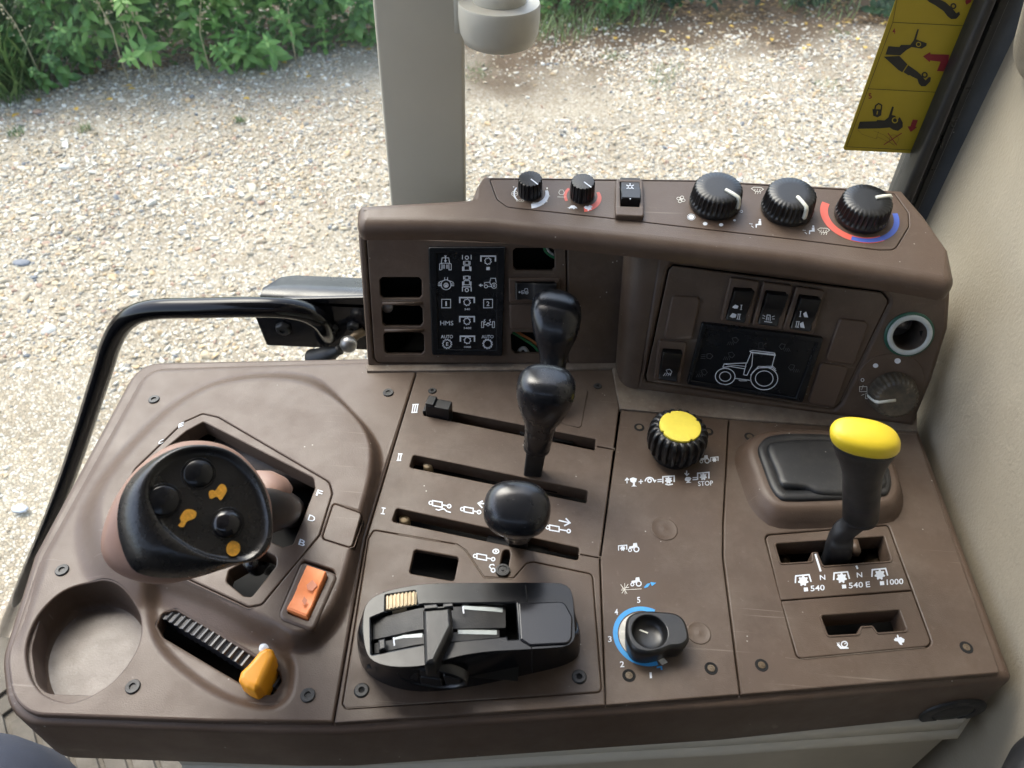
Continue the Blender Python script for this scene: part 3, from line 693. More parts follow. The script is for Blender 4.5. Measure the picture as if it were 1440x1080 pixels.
# left face and its plate
plate_l = [(516, 339, 5), (521, 334, 3), (795, 345, 2), (798, 511), (690, 511), (532, 510, 6), (527, 504, 4)]
lq = onP(PL, plate_l)
left = panel('left_face', PL, [(503.5, 329), (900, 334), (893, 360), (866, 515), (517.5, 518.5)], MT['brown2'], hs, holes=[('uv', [tuple(p) for p in offset(lq, -.0005)])], t=.008, th=.003, bev=.002)
def ch(x0, y0, x1, y1, x2, y2, x3, y3, c=6): return [(x0, y0, c), (x1, y1, c), (x2, y2, c), (x3, y3, c)]
def chf(q, c=4):        # rectangle with cut corners
    out = []; q = np.array(q, float)
    for i in range(4):
        p, a, b = q[i], q[i-1], q[(i+1) % 4]
        out += [tuple(p+_n(a-p)*c), tuple(p+_n(b-p)*c)]
    return out
holesL = [chf([(533.5, 390), (593, 390), (593.5, 420), (535, 420)]), chf([(536.5, 429), (594, 430), (595, 459), (538, 459)]), chf([(539, 467), (596, 467.5), (597, 498), (541, 498)]),
          chf([(721, 349), (780, 349), (780.5, 381), (722, 380)]), chf([(718, 467), (782, 468), (784, 498), (720, 497)]), [(604, 351), (708, 351), (704, 499), (610, 498)], [(722, 394), (781, 394), (782, 424), (723, 423)]]
lplate = panel('switch_plate', PL.off(.0006), plate_l, MT['brown2'], hs, holes=holesL, t=.002, th=.004, bev=.0006)
mk('left_cavity', *open_box(PL, .004, .185, -.002, .112, -.040, -.0045), MT['dark'], hs)
for a in ((538, 424.5, 594, 425.5), (541, 463, 596, 463.5)):   # raised rails between the openings
    p0, p1 = PL.uv(a[0], a[1]), PL.uv(a[2], a[3])
    mk('opening_rail', *box(PL, p0[0], p1[0], p1[1]-.0012, p1[1]+.0010, .0006, .0018), MT['brown2'], lplate)
def pad(name, P, q, material, parent, h=.0015, r=4, bev=.0012, off=.0006):
    return panel(name, P.off(off+h), [(x, y, r) for x, y in q], material, parent, t=h, bev=bev)
pad('blank_cover', PL, [(716, 428), (786, 429), (787, 463), (717, 463)], MT['brown'], lplate)
# wires in the openings
def wire(pts, z, r, m_):
    P_ = PL.off(z); mk('wire', *tube(crv([P_.hit(*p) for p in pts], 6), r, 8), m_, lplate)
wire([(765, 345), (767, 353), (775, 360), (784, 364)], -.010, .0011, MT['wireg'])
wire([(768, 344), (771, 352), (777, 357), (786, 360)], -.008, .0010, MT['wirew'])
wire([(722, 465), (738, 473), (752, 482), (765, 494)], -.012, .0011, MT['wireo'])
wire([(720, 467), (735, 476), (750, 486), (760, 498)], -.010, .0011, MT['wireg'])
wire([(728, 498), (732, 491), (738, 490), (744, 499)], -.006, .0016, MT['wirew'])
V_, F_ = lathe([(.0042, 0), (.0042, .004), (.002, .005), (0, .005)], 16); mp = at(PL, 543, 438, -.012)
o_ = inst(mesh_of(V_, F_, MT['steel'], 'bolt_head'), 'bolt', lplate, mp)
# right face and its plate
plate_r = [(941, 380, 4), (947, 374, 4), (1240, 412, 8), (1249, 424, 8), (1181, 566, 6), (1172, 574, 4), (910, 536, 4), (909, 528, 3)]
rq = onP(PR, plate_r)
sq_ = PR.uv(1278, 470); sock = ellipse(sq_[0], sq_[1], .0110, .0110, 0, 32)
right = panel('right_face', PR, [(925, 345), (1338, 405), (1334, 462, 30), (1311, 536), (1284, 600), (893, 550), (900, 520)], MT['brown2'], hs, holes=[('uv', [tuple(p) for p in offset(rq, -.0005)]), ('uv', [tuple(p) for p in sock])], t=.05, th=.003, bev=.0035)
S1_ = [(1032, 404), (1059, 405.5), (1046, 452), (1020, 447.5)]; S2_ = [(1077, 408), (1106.5, 411), (1092, 457), (1065, 453)]; S3_ = [(1124, 414), (1152, 417.5), (1138, 464), (1110, 460)]; S4_ = [(932, 490), (959, 492), (951, 534), (926, 530)]
rplate = panel('switch_plate', PR.off(.0006), plate_r, MT['brown2'], hs, holes=[S1_, S2_, S3_, S4_, [(991, 458), (1155, 478), (1126, 562), (970, 539)]], t=.002, th=.004, bev=.0006)
pad('blank_cover', PR, [(945, 416), (985.5, 418), (973, 479), (933, 477)], MT['brown'], rplate, .002, 6)
pad('blank_cover', PR, [(1181, 448), (1223, 453), (1202, 514), (1160, 508)], MT['brown'], rplate, .002, 6)
pad('blank_cover', PR, [(1154, 510), (1195, 517), (1174, 574), (1136, 567)], MT['brown'], rplate, .002, 6)
mk('right_cavity', *open_box(PR, .008, .20, .0, .12, -.035, -.0045), MT['dark'], hs)
def ringed(q, P, h, w, name, parent, r=4):
    """raised switch surround with an open middle"""
    outer, innerq = q
    return panel(name, P.off(.0006+h), [(x, y, r) for x, y in outer], MT['brown'], parent, holes=[[(x, y, 1) for x, y in innerq]], t=h, th=h+.003, bev=.0011, hbev=.0004)
bz = [((1027, 390), (1069, 396), (1054, 458.5), (1013, 452)), ((1073.5, 396.5), (1116, 402), (1100, 464), (1057, 458.5)), ((1120, 403), (1161, 409), (1144, 470), (1100, 464.5)), ((926, 479), (966.5, 482), (957, 539), (919, 534))]
for b_, s_ in zip(bz, (S1_, S2_, S3_, S4_)): ringed((b_, s_), PR, .0035, 0, 'switch_surround', rplate)
# rounded inner corner between the two faces
A0, B0 = U(865.5, 514), U(895, 550)
def slice_at(z):
    def on(P, base):
        t = z/P.v[2]; return base+P.v*t
    A = on(PL, PL.hit(865.5, 514.5)); B = on(PR, PR.hit(896, 550)); u = PR.u; d = np.array((0.02, -1, 0.)); t = (B-A)[0:2]
    K = A+d*abs((B-A)[1])*1.0; K = np.array((A[0]+.002, B[1]-(B[0]-A[0])*u[1]/u[0]*-1*0, A[2]))
    out = []
    for s in np.linspace(0, 1, 14):
        c1 = A+(K-A)*.85; c2 = B+(K-B)*.75
        out.append((1-s)**3*A+3*(1-s)**2*s*c1+3*(1-s)*s*s*c2+s**3*B)
    return out
mk('corner_cheek', *loft([slice_at(z) for z in np.linspace(-.004, .128, 12)], False), MT['brown2'], hs)
panel('left_base_strip', PZ.off(.002), [(514, 512), (866, 508), (866, 517.5), (790, 519), (516, 521.5)], MT['crud'], hs, t=.003, bev=.001)

# ================================================================== DISPLAYS
dl = thing('indicator_display', 'black indicator panel with rows of white symbols in the left switch plate', 'display', PL.hit(656, 425))
PLd = PL.off(.0035)
panel('display_bezel', PLd, [(602, 348, 3), (711, 348, 3), (706.5, 501, 3), (607.5, 499.5, 3)], MT['screen'], dl, holes=[[(614, 357), (699, 357), (697, 492), (616, 491)]], t=.004, th=.0012, bev=.0008)
face = panel('display_face', PLd.off(-.0010), [(613, 356), (700, 356), (698, 493), (615, 492)], MT['screen'], dl, t=.001, bev=.0001)
PF_ = PLd.off(-.0008); zt = ZM(480, 300, 3.4286)
def gear(cx, cy, r, w=2.4, teeth=8):
    pts = []
    for i in range(teeth*4):
        a = 2*math.pi*(i+.5)/(teeth*4); rr = r*(1.28 if i % 4 < 2 else 1.0); pts.append((cx+rr*math.cos(a), cy+rr*math.sin(a)))
    return ('l', pts, w, True)
def brk(cx, y0, w, h): return ('l', [(cx-w, y0+h), (cx-w, y0), (cx+w, y0), (cx+w, y0+h)], 7)
def S(name, prims, P=PF_, m_='print', parent=None, X=zt): return symbol(name, P, prims, MT[m_], parent or face, X)
wl = 3.2
# row 1
S('loader_symbol', [('l', [(482, 272), (474, 272), (474, 244), (485, 240), (485, 272)], wl), ('l', [(522, 240), (530, 244), (530, 272), (519, 272), (519, 240)], wl), ('l', [(482, 240), (486, 214), (518, 214), (522, 240), (482, 240)], wl), ('l', [(502, 204), (502, 234)], 4), ('p', [(495, 226), (509, 226), (502, 238)]), ('l', [(491, 246), (491, 266)], 3), ('l', [(497, 246), (497, 266)], 3), ('l', [(507, 246), (507, 266)], 3), ('l', [(513, 246), (513, 266)], 3), ('p', [(495, 203), (509, 203), (502, 212)])])
S('front_pto_symbol', [('l', [(584, 222), (584, 200)], 4), ('l', [(626, 222), (626, 200)], 4), gear(605, 213, 7, 3), ('l', [(590, 230), (590, 248)], 5), ('l', [(620, 230), (620, 248)], 5), ('l', [(596, 230), (614, 230), (614, 246), (596, 246)], 3, True), ('l', [(592, 252), (618, 252), (618, 274), (592, 274)], wl, True), ('l', [(586, 256), (586, 277)], 7), ('l', [(624, 256), (624, 277)], 7)])
S('pto_symbol', [brk(708, 206, 35, 26), gear(707, 230, 13, 3.4), ('p', [(699, 258), (716, 258), (716, 273), (699, 273)])])
# row 2
S('diff_lock_symbol', [('l', [(498, 308), (498, 322), (480, 328), (468, 334)], wl), ('l', [(512, 308), (512, 322), (530, 328), (542, 334)], wl), ('c', 505, 344, 24, wl), ('l', [(466, 340), (484, 340)], 4), ('l', [(466, 348), (484, 348)], 4), ('l', [(526, 340), (544, 340)], 4), ('l', [(526, 348), (544, 348)], 4), ('c', 505, 346, 10, 4), ('p', [(500, 342), (511, 342), (511, 354), (500, 354)])])
S('rear_pto_symbol', [('l', [(590, 302), (590, 318)], 5), ('l', [(620, 302), (620, 318)], 5), ('l', [(596, 302), (614, 302), (614, 318), (596, 318)], 3, True), ('l', [(592, 324), (618, 324), (618, 344), (592, 344)], wl, True), ('l', [(586, 328), (586, 348)], 7), ('l', [(624, 328), (624, 348)], 7), ('l', [(584, 376), (584, 354), (626, 354), (626, 376)], 4.5), gear(605, 369, 7, 3)])
def tractor(cx, cy, s, flip=1, w=3.2):
    f = lambda x, y: (cx+x*s*flip, cy+y*s)
    return [('c', *f(-18, 12), 6.5*s, w), ('c', *f(16, 9), 11*s, w), ('c', *f(16, 9), 4*s, w*.8), ('l', [f(-24, 4), f(-24, -4), f(-2, -6), f(2, -22), f(22, -22), f(25, -4)], w), ('l', [f(-11, 12), f(5, 12)], w), ('l', [f(-2, -6), f(2, 6)], w)]
S('tractor_symbol', tractor(718, 338, 1.15)+[('l', [(668, 346), (684, 346)], 4), ('p', [(662, 346), (674, 338), (674, 354)])])
# row 3
S('one_frame', [('l', [(484, 414), (527, 414), (527, 455), (484, 455)], 3.4, True)])
S('two_frame', [('l', [(686, 414), (729, 414), (729, 455), (686, 455)], 3.4, True)])
def T(s, a, b, h, P=PF_, m_='print', parent=None, X=zt, **k): return text(s, P, X(*a), X(*b), h/3.4286 if X is zt else h, MT[m_], parent or face, **k)
T('1', (502, 446), (509, 446), 22); T('2', (700, 446), (714, 446), 22)
S('pto_symbol', [brk(606, 406, 35, 26), gear(606, 428, 13, 3.4)]); T('540', (594, 466), (620, 466), 9)
# row 4
T('HMS', (477, 539), (540, 539), 21)
S('pto_symbol', [brk(606, 498, 35, 26), gear(606, 520, 13, 3.4)]); T('540E', (590, 557), (627, 557), 9)
S('axle_symbol', [('l', [(676, 522), (686, 522), (686, 550), (676, 550)], wl, True), ('l', [(728, 522), (738, 522), (738, 550), (728, 550)], wl, True), ('l', [(688, 536), (700, 536), (704, 528), (710, 528), (714, 536), (726, 536)], 3.4), ('l', [(694, 510), (688, 516), (694, 522), (688, 530)], 3), ('l', [(720, 510), (714, 516), (720, 522), (714, 530)], 3), ('c', 707, 536, 6, 3)])
# row 5
T('AUTO', (480, 602), (538, 602), 16); T('AUTO', (676, 602), (734, 602), 16)
S('gear_symbol', [gear(510, 629, 18, 3.2, 12)]); T('E', (505, 638), (516, 638), 17)
S('gear_symbol', [gear(705, 629, 18, 4, 12)])
S('pto_symbol', [brk(608, 592, 34, 26), gear(608, 612, 13, 3.4)]); T('1000', (592, 648), (625, 648), 9)

dr = thing('tractor_display', 'black screen showing a white tractor outline in the right switch plate', 'display', PR.hit(1070, 510))
PRd = PR.off(.005)
panel('display_bezel', PRd, [(987, 454.5, 3), (1159, 475.5, 3), (1129, 566.5, 3), (965.5, 541, 3)], MT['screen'], dr, holes=[[(993, 463), (1148.5, 482.5), (1119, 559), (973, 534.5)]], t=.006, th=.0024, bev=.0010)
rface = panel('display_face', PRd.off(-.0020), [(992, 462), (1150, 482), (1120, 560), (972, 534)], MT['screen'], dr, t=.001, bev=.0001)
PRf = PRd.off(-.0018); z7 = ZM(860, 340, 2.88)
S('tractor_outline', [('c', 460, 545, 40, 3.2, 33), ('c', 460, 545, 23, 3, 19), ('c', 618, 553, 55, 3.2, 46), ('c', 618, 553, 36, 3, 31),
    ('l', [(450, 508), (456, 494), (548, 490), (566, 446), (662, 456), (648, 510)], 3.2), ('l', [(560, 443), (572, 439), (660, 450), (663, 460), (566, 448)], 3, True), ('l', [(572, 448), (568, 500), (548, 540), (536, 538)], 3), ('l', [(545, 492), (534, 538)], 3), ('l', [(450, 508), (480, 504), (540, 514)], 3), ('l', [(456, 494), (470, 497), (545, 504)], 2.4),
    ('l', [(562, 540), (590, 510), (650, 508), (666, 522)], 3), ('l', [(568, 530), (594, 504), (652, 503), (664, 514)], 2.4), ('l', [(500, 552), (560, 560)], 3), ('l', [(515, 558), (520, 562), (548, 562)], 2.4)], PRf, 'print', rface, z7)
def lamp(cx, cy, s, f=1): return [('l', [(cx-12*s*f, cy-12*s), (cx+4*s*f, cy-16*s), (cx+14*s*f, cy-4*s), (cx+4*s*f, cy+8*s), (cx-6*s*f, cy+2*s)], 1.9, True)]+[('l', [(cx-(10+k*7)*s*f, cy+(2)*s), (cx-(16+k*8)*s*f, cy+16*s)], 1.6) for k in range(-1, 3)]
for (x, y, s, f) in ((500, 402, 1, 1), (484, 462, 1, 1), (692, 428, 1, -1), (730, 512, 1, -1), (374, 532, 1, 1)): S('faint_lamp_symbol', lamp(x, y, s, f), PRf, 'dim', rface, z7)
S('faint_beacon_symbol', [('l', [(595, 428), (597, 408), (612, 408), (614, 430)], 2), ('l', [(590, 431), (620, 433)], 2), ('l', [(580, 408), (590, 414)], 1.6), ('l', [(628, 410), (619, 415)], 1.6)], PRf, 'dim', rface, z7)
S('faint_headlamp_symbol', [('l', [(386, 454), (400, 452), (410, 462), (400, 474), (386, 470)], 2, True), ('l', [(364, 456), (380, 457)], 1.8), ('l', [(362, 464), (380, 465)], 1.8), ('l', [(360, 471), (380, 472)], 1.8)], PRf, 'dim', rface, z7)

# ================================================================== ROCKER SWITCHES
def rocker(name, P, q, label, cap_frac=.35, matn='black', h0=.004, h1=.0085, group=None, dusty=None, flip=False):
    """q: TL TR BR BL px; the near (upper) part stands proud, the lower part is pressed in"""
    c = np.array([P.uv(*p) for p in q]); TL, TR, BR, BL = c; o = P.w(*c.mean(0)); t = thing(name, label, 'rocker switch', o, group=group)
    def row(s, h, ins=0.):
        a = TL+(BL-TL)*s; b = TR+(BR-TR)*s; d = _n(b-a)*ins; return [P.w(*(a+d), h-.010), P.w(*(a+d), h-.0006), P.w(*(a+d*1+_n(b-a)*.0006), h), P.w(*(b-d-_n(b-a)*.0006), h), P.w(*(b-d), h-.0006), P.w(*(b-d), h-.010)]
    ss = [(0, -.004), (0, h1-.0006), (.02, h1), (cap_frac, h1-.0012), (cap_frac+.04, h1-.002), (.75, h0), (.96, h0+.0012), (1, h0+.0004), (1, -.004)]
    if flip: ss = [(0, -.004), (0, h0+.0004), (.03, h0+.0012), (.3, h0+.0006), (1-cap_frac-.04, h0+.002), (1-cap_frac, h1-.001), (.97, h1), (1, h1-.0006), (1, -.004)]
    k = mk('rocker', *loft([row(s, h) for s, h in ss], False, True, True), MT[matn], t, sharp=35)
    return t, k
def rl(x0, y0, s): return lambda x, y: (x0+x*s, y0+y*s)
lam = lambda cx, cy, s, f=1: [('p', [(cx-10*s*f, cy-6*s), (cx+2*s*f, cy-12*s), (cx+12*s*f, cy-4*s), (cx+8*s*f, cy+6*s), (cx-4*s*f, cy+4*s)])]+[('l', [(cx-(6+k*6)*s*f, cy+7*s), (cx-(11+k*7)*s*f, cy+14*s)], 1.6*s) for k in range(-1, 2)]
t1, k1 = rocker('rocker_switch', PR, S1_, 'black rocker with white work lamp marks I and II, left of the beacon rocker', group='light switches above the screen')
Ph = PR.off(.0066); Pq = PR.off(.0052)
S('lamp_symbol', [('p', [(488, 265), (500, 254), (514, 260), (510, 270), (498, 270)]), ('l', [(522, 256), (530, 256)], 2), ('l', [(526, 256), (524, 274)], 3), ('l', [(520, 274), (528, 274)], 2)], Ph, 'print', k1, z7)
S('lamp_symbol', [('p', [(478, 302), (490, 288), (506, 294), (502, 306), (490, 308)]), ('l', [(510, 292), (524, 293)], 2), ('l', [(513, 292), (510, 312)], 3), ('l', [(520, 293), (517, 313)], 3), ('l', [(506, 312), (521, 314)], 2)], Pq, 'print', k1, z7)
t2, k2 = rocker('rocker_switch', PR, S2_, 'black rocker with a white beacon mark, middle of the three above the tractor screen', group='light switches above the screen')
S('beacon_symbol', [('l', [(626, 318), (630, 296), (642, 297), (642, 320)], 3), ('l', [(618, 322), (650, 326)], 3), ('l', [(612, 296), (622, 302)], 2.4), ('l', [(610, 308), (620, 310)], 2.4), ('l', [(660, 300), (649, 304)], 2.4), ('l', [(660, 312), (650, 312)], 2.4), ('l', [(634, 304), (634, 318)], 3)], Pq, 'print', k2, z7)
t3, k3 = rocker('rocker_switch', PR, S3_, 'black rocker with white rear lamp marks, right of the beacon rocker', group='light switches above the screen')
S('lamp_symbol', [('l', [(762, 282), (770, 282)], 2), ('l', [(766, 282), (763, 302)], 3), ('l', [(759, 302), (767, 303)], 2), ('p', [(776, 290), (788, 282), (796, 306), (780, 304)])], Ph, 'print', k3, z7)
S('lamp_symbol', [('l', [(746, 322), (762, 323)], 2), ('l', [(751, 322), (746, 344)], 3), ('l', [(759, 323), (754, 345)], 3), ('l', [(743, 344), (758, 346)], 2), ('p', [(762, 330), (776, 323), (782, 350), (764, 346)])], Pq, 'print', k3, z7)
t4, k4 = rocker('rocker_switch', PR, S4_, 'black rocker with a white floodlight mark, left of the tractor screen', .38)
S('lamp_symbol', lamp(232, 530, .9)[:1]+[('l', [(218+k*8, 530), (210+k*9, 543)], 2.2) for k in range(4)], Pq, 'print', k4, z7)
# left plate rocker, lying
ringed((((715, 391), (788, 391), (789, 426), (716, 426)), ((724, 396), (781, 396), (782, 420.5), (725, 420.5))), PL, .002, 0, 'switch_surround', lplate)
q = [(724, 420.5), (724, 396), (781, 396), (782, 420.5)]
t5, k5 = rocker('rocker_switch', PL, [(782, 396.5), (782, 420.5), (724.5, 420.5), (724.5, 396)], 'black rocker with a small tractor mark beside the white symbol panel', .5, h0=.002, h1=.006)
S('tractor_symbol', tractor(884, 376, .62, 1, 2.4)+[('l', [(858, 379), (866, 379)], 2.4), ('p', [(853, 379), (861, 374), (861, 384)])], PL.off(.0040), 'print', k5, zt)
# air conditioning rocker on the deck
ac = [(871.5, 255.5), (899.5, 256), (899.5, 291), (872.5, 290)]
ringed((((866, 251), (904.5, 252), (906, 304.5), (865, 302.5)), ac), PD, .0035, 0, 'switch_surround', plate)
t6, k6 = rocker('rocker_switch', PD, [(871.5, 255.5), (899.5, 256), (899.5, 291), (872.5, 290)], 'black rocker with a white snowflake mark on the knob deck', .42, h0=.003, h1=.0075, flip=True)
za = ZM(660, 200, 4.235); PA = PD.off(.0048)
S('snowflake_symbol', [('c', 957, 268, 11, 3.4, 9)]+[('l', [(957+13*math.cos(a), 268+11*math.sin(a)), (957+25*math.cos(a), 268+21*math.sin(a))], 5) for a in np.arange(6)*math.pi/3+.52], PD.off(.0046), 'print', k6, za)
S('vent_symbol', [('l', [(930, 300), (984, 300), (984, 310), (930, 310)], 2.4, True), ('l', [(944, 300), (944, 310)], 2), ('l', [(957, 300), (957, 310)], 2), ('l', [(970, 300), (970, 310)], 2)], PD.off(.0052), 'print', k6, za)
S('arrow_symbol', [('l', [(958, 312), (958, 336)], 5), ('l', [(940, 316), (946, 330)], 4), ('l', [(976, 316), (970, 330)], 4), ('p', [(950, 332), (966, 332), (958, 344)])], PD.off(.0068), 'print', k6, za)
# orange rocker in the tray
b6 = panel('switch_surround', PZ.off(.0140), [(424, 789, 8), (476, 807, 8), (440, 888, 10), (389, 869, 10)], MT['brown'], tray, holes=[[(433, 802, 2), (461, 811, 2), (433.5, 873, 2), (404, 862, 2)]], t=.0045, th=.006, bev=.0018, hbev=.0006)
t7, k7 = rocker('rocker_switch', PZ.off(.0128), [(434, 802), (460.5, 811), (433, 872), (405, 861)], 'bright orange rocker switch with worn marks in the front tray', .48, 'orange', h0=.0035, h1=.0062)
S('worn_mark', [('p', [(1108, 830), (1130, 812), (1148, 832), (1128, 852), (1112, 846)]), ('p', [(1092, 888), (1100, 872), (1112, 886), (1102, 904)])], PZ.off(.0186), 'omark', k7, ZM(0, 500, 2.571))
MT['orange'].name

# ================================================================== KNOBS ON THE DECK
def knob_small(lbl, px, py, spin, label):
    t = thing('control_knob', label, 'knob', PD.hit(px, py), at(PD, px, py, 0, spin), 'small temperature style knobs on the deck'); return t
def bl(r, ribs, amp, z0, z1, top_r=None):
    n = ribs*6
    def mod(k, th, rr):
        s = (np.sin(th*ribs)); return rr*(1-amp*np.clip(-s*1.6-.1, 0, 1)) if 0 < k < 6 else rr
    return lathe([(r*.98, 0), (r*1.0, .0008), (r, z0), (r*.97, z1-.0012), (r*.95, z1-.0004), (r*.93, z1), (r*.86, z1+.0002), (0, z1+.0001)], n, mod)
def build_small(px, py, spin, label):
    t = knob_small('', px, py, spin, label)
    mk('knob_cap', *bl(.0084, 18, .10, .003, .0124), MT['black'], t, local=True, sharp=35)
    Vp = [(0, -.0005, .01975), (.0092, -.0005, .01975), (.0092, .0005, .01975), (0, .0005, .01975)]
    V_, F_ = join((np.array([(a, b, c) for c in (.0124, .0127) for a, b in ((.001, -.0004), (.0080, -.0004), (.0080, .0004), (.001, .0004))]), [(3, 2, 1, 0), (4, 5, 6, 7), (0, 1, 5, 4), (1, 2, 6, 5), (2, 3, 7, 6), (3, 0, 4, 7)]))
    mk('pointer_line', V_, F_, MT['print'], t, local=True, smooth=False); return t
ks1 = build_small(745.5, 271, R(-38), 'small black ribbed knob over the ECO and POWER scale, leftmost on the deck')
ks2 = copy_tree(ks1, at(PD, 818.5, 275, 0, R(-38)), label='small black ribbed knob over a red arc with turtle and hare marks')
def build_big(px, py, spin, label, pm='cream'):
    t = thing('control_knob', label, 'knob', PD.hit(px, py), at(PD, px, py, 0, spin), 'large ribbed heater knobs on the deck')
    r = .0168
    def mod(k, th, rr):
        if k in (0, 1, 2, 8, 9): return rr
        f = (0, 0, 0, .2, 1, 1, 1, .5, 0, 0)[k] if k < 10 else 0
        return rr*(1-.085*f*np.clip(.5-.5*np.cos(th*32), 0, 1)**.8)
    mk('knob_cap', *lathe([(r*.99, 0), (r*1.02, .001), (r*1.02, .0028), (r*1.02, .0038), (r, .0048), (r*.985, .008), (r*.955, .0120), (r*.93, .0136), (r*.85, .0145), (r*.5, .0147), (0, .0147)], 32*8, mod), MT['black'], t, local=True, sharp=50)
    P_ = [(.005, .0148), (.011, .0149), (r*.90, .0144), (r*.97, .0128), (r*1.0, .0095), (r*1.005, .0065)]
    rows = []
    for i, (x, z) in enumerate(P_):
        w = .0012; nz = (0, 1) if i < 2 else ((.5, .86) if i == 2 else ((.8, .5) if i == 3 else (1, 0)))
        ox, oz = nz[0]*.0012, nz[1]*.0012
        rows.append([(x-nz[0]*.001, -w, z-nz[1]*.001), (x+ox*.6, -w, z+oz*.6), (x+ox, -w*.5, z+oz), (x+ox, w*.5, z+oz), (x+ox*.6, w, z+oz*.6), (x-nz[0]*.001, w, z-nz[1]*.001)])
    mk('pointer', *loft(rows, False, True, True), MT[pm], t, local=True, sharp=50); return t
kb1 = build_big(1005, 286, R(-32), 'large black ribbed heater knob beside the fan mark, leftmost large knob on the deck')
kb2 = copy_tree(kb1, at(PD, 1106, 294, 0, R(-55)), label='large black ribbed knob between the air vent marks, middle of the three large deck knobs')
kb3 = copy_tree(kb1, at(PD, 1210, 304, 0, R(24)), label='large black ribbed knob on the red and blue arc, rightmost on the deck')
# deck print
zb_ = ZM(940, 200, 4); PP = PD.off(-.0002)
def arc(cx, cy, rx, ry, a0, a1, n=24): t = np.radians(np.linspace(a0, a1, n)); return [(cx+rx*math.cos(a), cy+ry*math.sin(a)) for a in t]
def arcs(P, px, py, r0, r1, a0, a1, mname, parent, r1e=None, lift=.0002, name='scale_arc'):
    c = np.array(P.uv(px, py)); V = []; n = 40; r1e = r1e or r1
    for i in range(n+1):
        a = R(a0+(a1-a0)*i/n); rr = r1+(r1e-r1)*i/n
        V += [P.w(c[0]+r0*math.cos(a), c[1]+r0*math.sin(a), lift), P.w(c[0]+rr*math.cos(a), c[1]+rr*math.sin(a), lift)]
    F_ = [(2*i, 2*i+1, 2*i+3, 2*i+2) for i in range(n)]
    if a1 < a0: F_ = [f[::-1] for f in F_]
    return mk(name, V, [f[::-1] for f in F_] if False else F_, MT[mname], parent, smooth=False)
arcs(PP, 745.5, 272, .0105, .0150, -75, 25, 'print', plate, .0125); arcs(PP, 745.5, 272, .0105, .0115, 160, 230, 'print', plate)
arcs(PP, 818.5, 276, .0105, .0155, -75, 30, 'red', plate, .0125); arcs(PP, 818.5, 276, .0105, .0125, 150, 215, 'red', plate)
arcs(PP, 1209, 303, .0205, .0255, 160, 305, 'red', plate); arcs(PP, 1209, 303, .0215, .0250, 255, 375, 'dblue', plate, .0250, .0003)
def Ta(s, a, b, h, **k): return text(s, PP, za(*a), za(*b), h/4.235, MT['printw'], plate, **k)
Ta('ECO', (280, 354), (326, 356), 12); Ta('POWER', (377, 370), (444, 374), 12); Ta('PERCENT', (525, 331), (572, 334), 8)
S('wrench_symbol', [('c', 270, 308, 18, 3, 15), ('l', [(262, 322), (272, 336)], 3), ('l', [(256, 308), (284, 308)], 3)], PP, 'printw', plate, za)
S('hexagon_symbol', [('l', [(532, 302), (540, 286), (558, 286), (566, 302), (558, 314), (540, 314)], 3, True)], PP, 'printw', plate, za)
S('turtle_symbol', [('p', [(582, 392), (596, 388), (606, 378), (626, 378), (638, 388), (644, 396), (630, 394), (622, 402), (616, 395), (602, 395), (594, 400), (592, 393)])], PP, 'print', plate, za)
S('hare_symbol', [('p', [(682, 388), (692, 380), (706, 384), (716, 376), (728, 380), (734, 388), (722, 392), (730, 402), (716, 404), (706, 412), (704, 402), (690, 398)])], PP, 'print', plate, za)
S('tick', [('d', 463, 276, 5, 6), ('d', 478, 322, 3), ('d', 461, 354, 4, 6), ('d', 264, 268, 4)], PP, 'printw', plate, za)
fan = []
for k in range(4):
    a = k*math.pi/2+.4; fan.append(('c', 70+15*math.cos(a), 323+12*math.sin(a), 9.5, 2.6, 7.5))
S('fan_symbol', fan+[('d', 70, 323, 3)], PP, 'printw', plate, zb_)
S('fan_scale', [('d', 128, 422, 17, 13), ('c', 128, 422, 22, 2, 17), ('d', 206, 460, 13, 10), ('d', 296, 466, 12, 9), ('d', 371, 441, 8, 6), ('c', 410, 391, 7, 2.4, 6)], PP, 'print', plate, zb_)
def defr(x, y): return [('l', [(x-34, y-10), (x-20, y-18), (x+20, y-16), (x+34, y-6), (x+14, y+8), (x-12, y+6)], 2.8, True)]+[('l', [(x+k, y-8), (x+k-5, y+2), (x+k+3, y+10), (x+k-2, y+20)], 2.6) for k in (-12, 2, 16)]
S('defrost_symbol', defr(500, 272), PP, 'printw', plate, zb_); S('defrost_symbol', defr(872, 502), PP, 'printw', plate, zb_)
def seat(x, y): return [('d', x+24, y-20, 6, 5), ('p', [(x+16, y-12), (x+30, y-14), (x+32, y+10), (x+6, y+10), (x+6, y+24), (x, y+24), (x, y+4), (x+16, y+2)]), ('l', [(x-36, y+2), (x-18, y+4)], 3), ('l', [(x-24, y+14), (x-12, y+24)], 3)]
S('vent_seat_symbol', seat(490, 458), PP, 'print', plate, zb_); S('vent_seat_symbol', seat(790, 494), PP, 'print', plate, zb_)

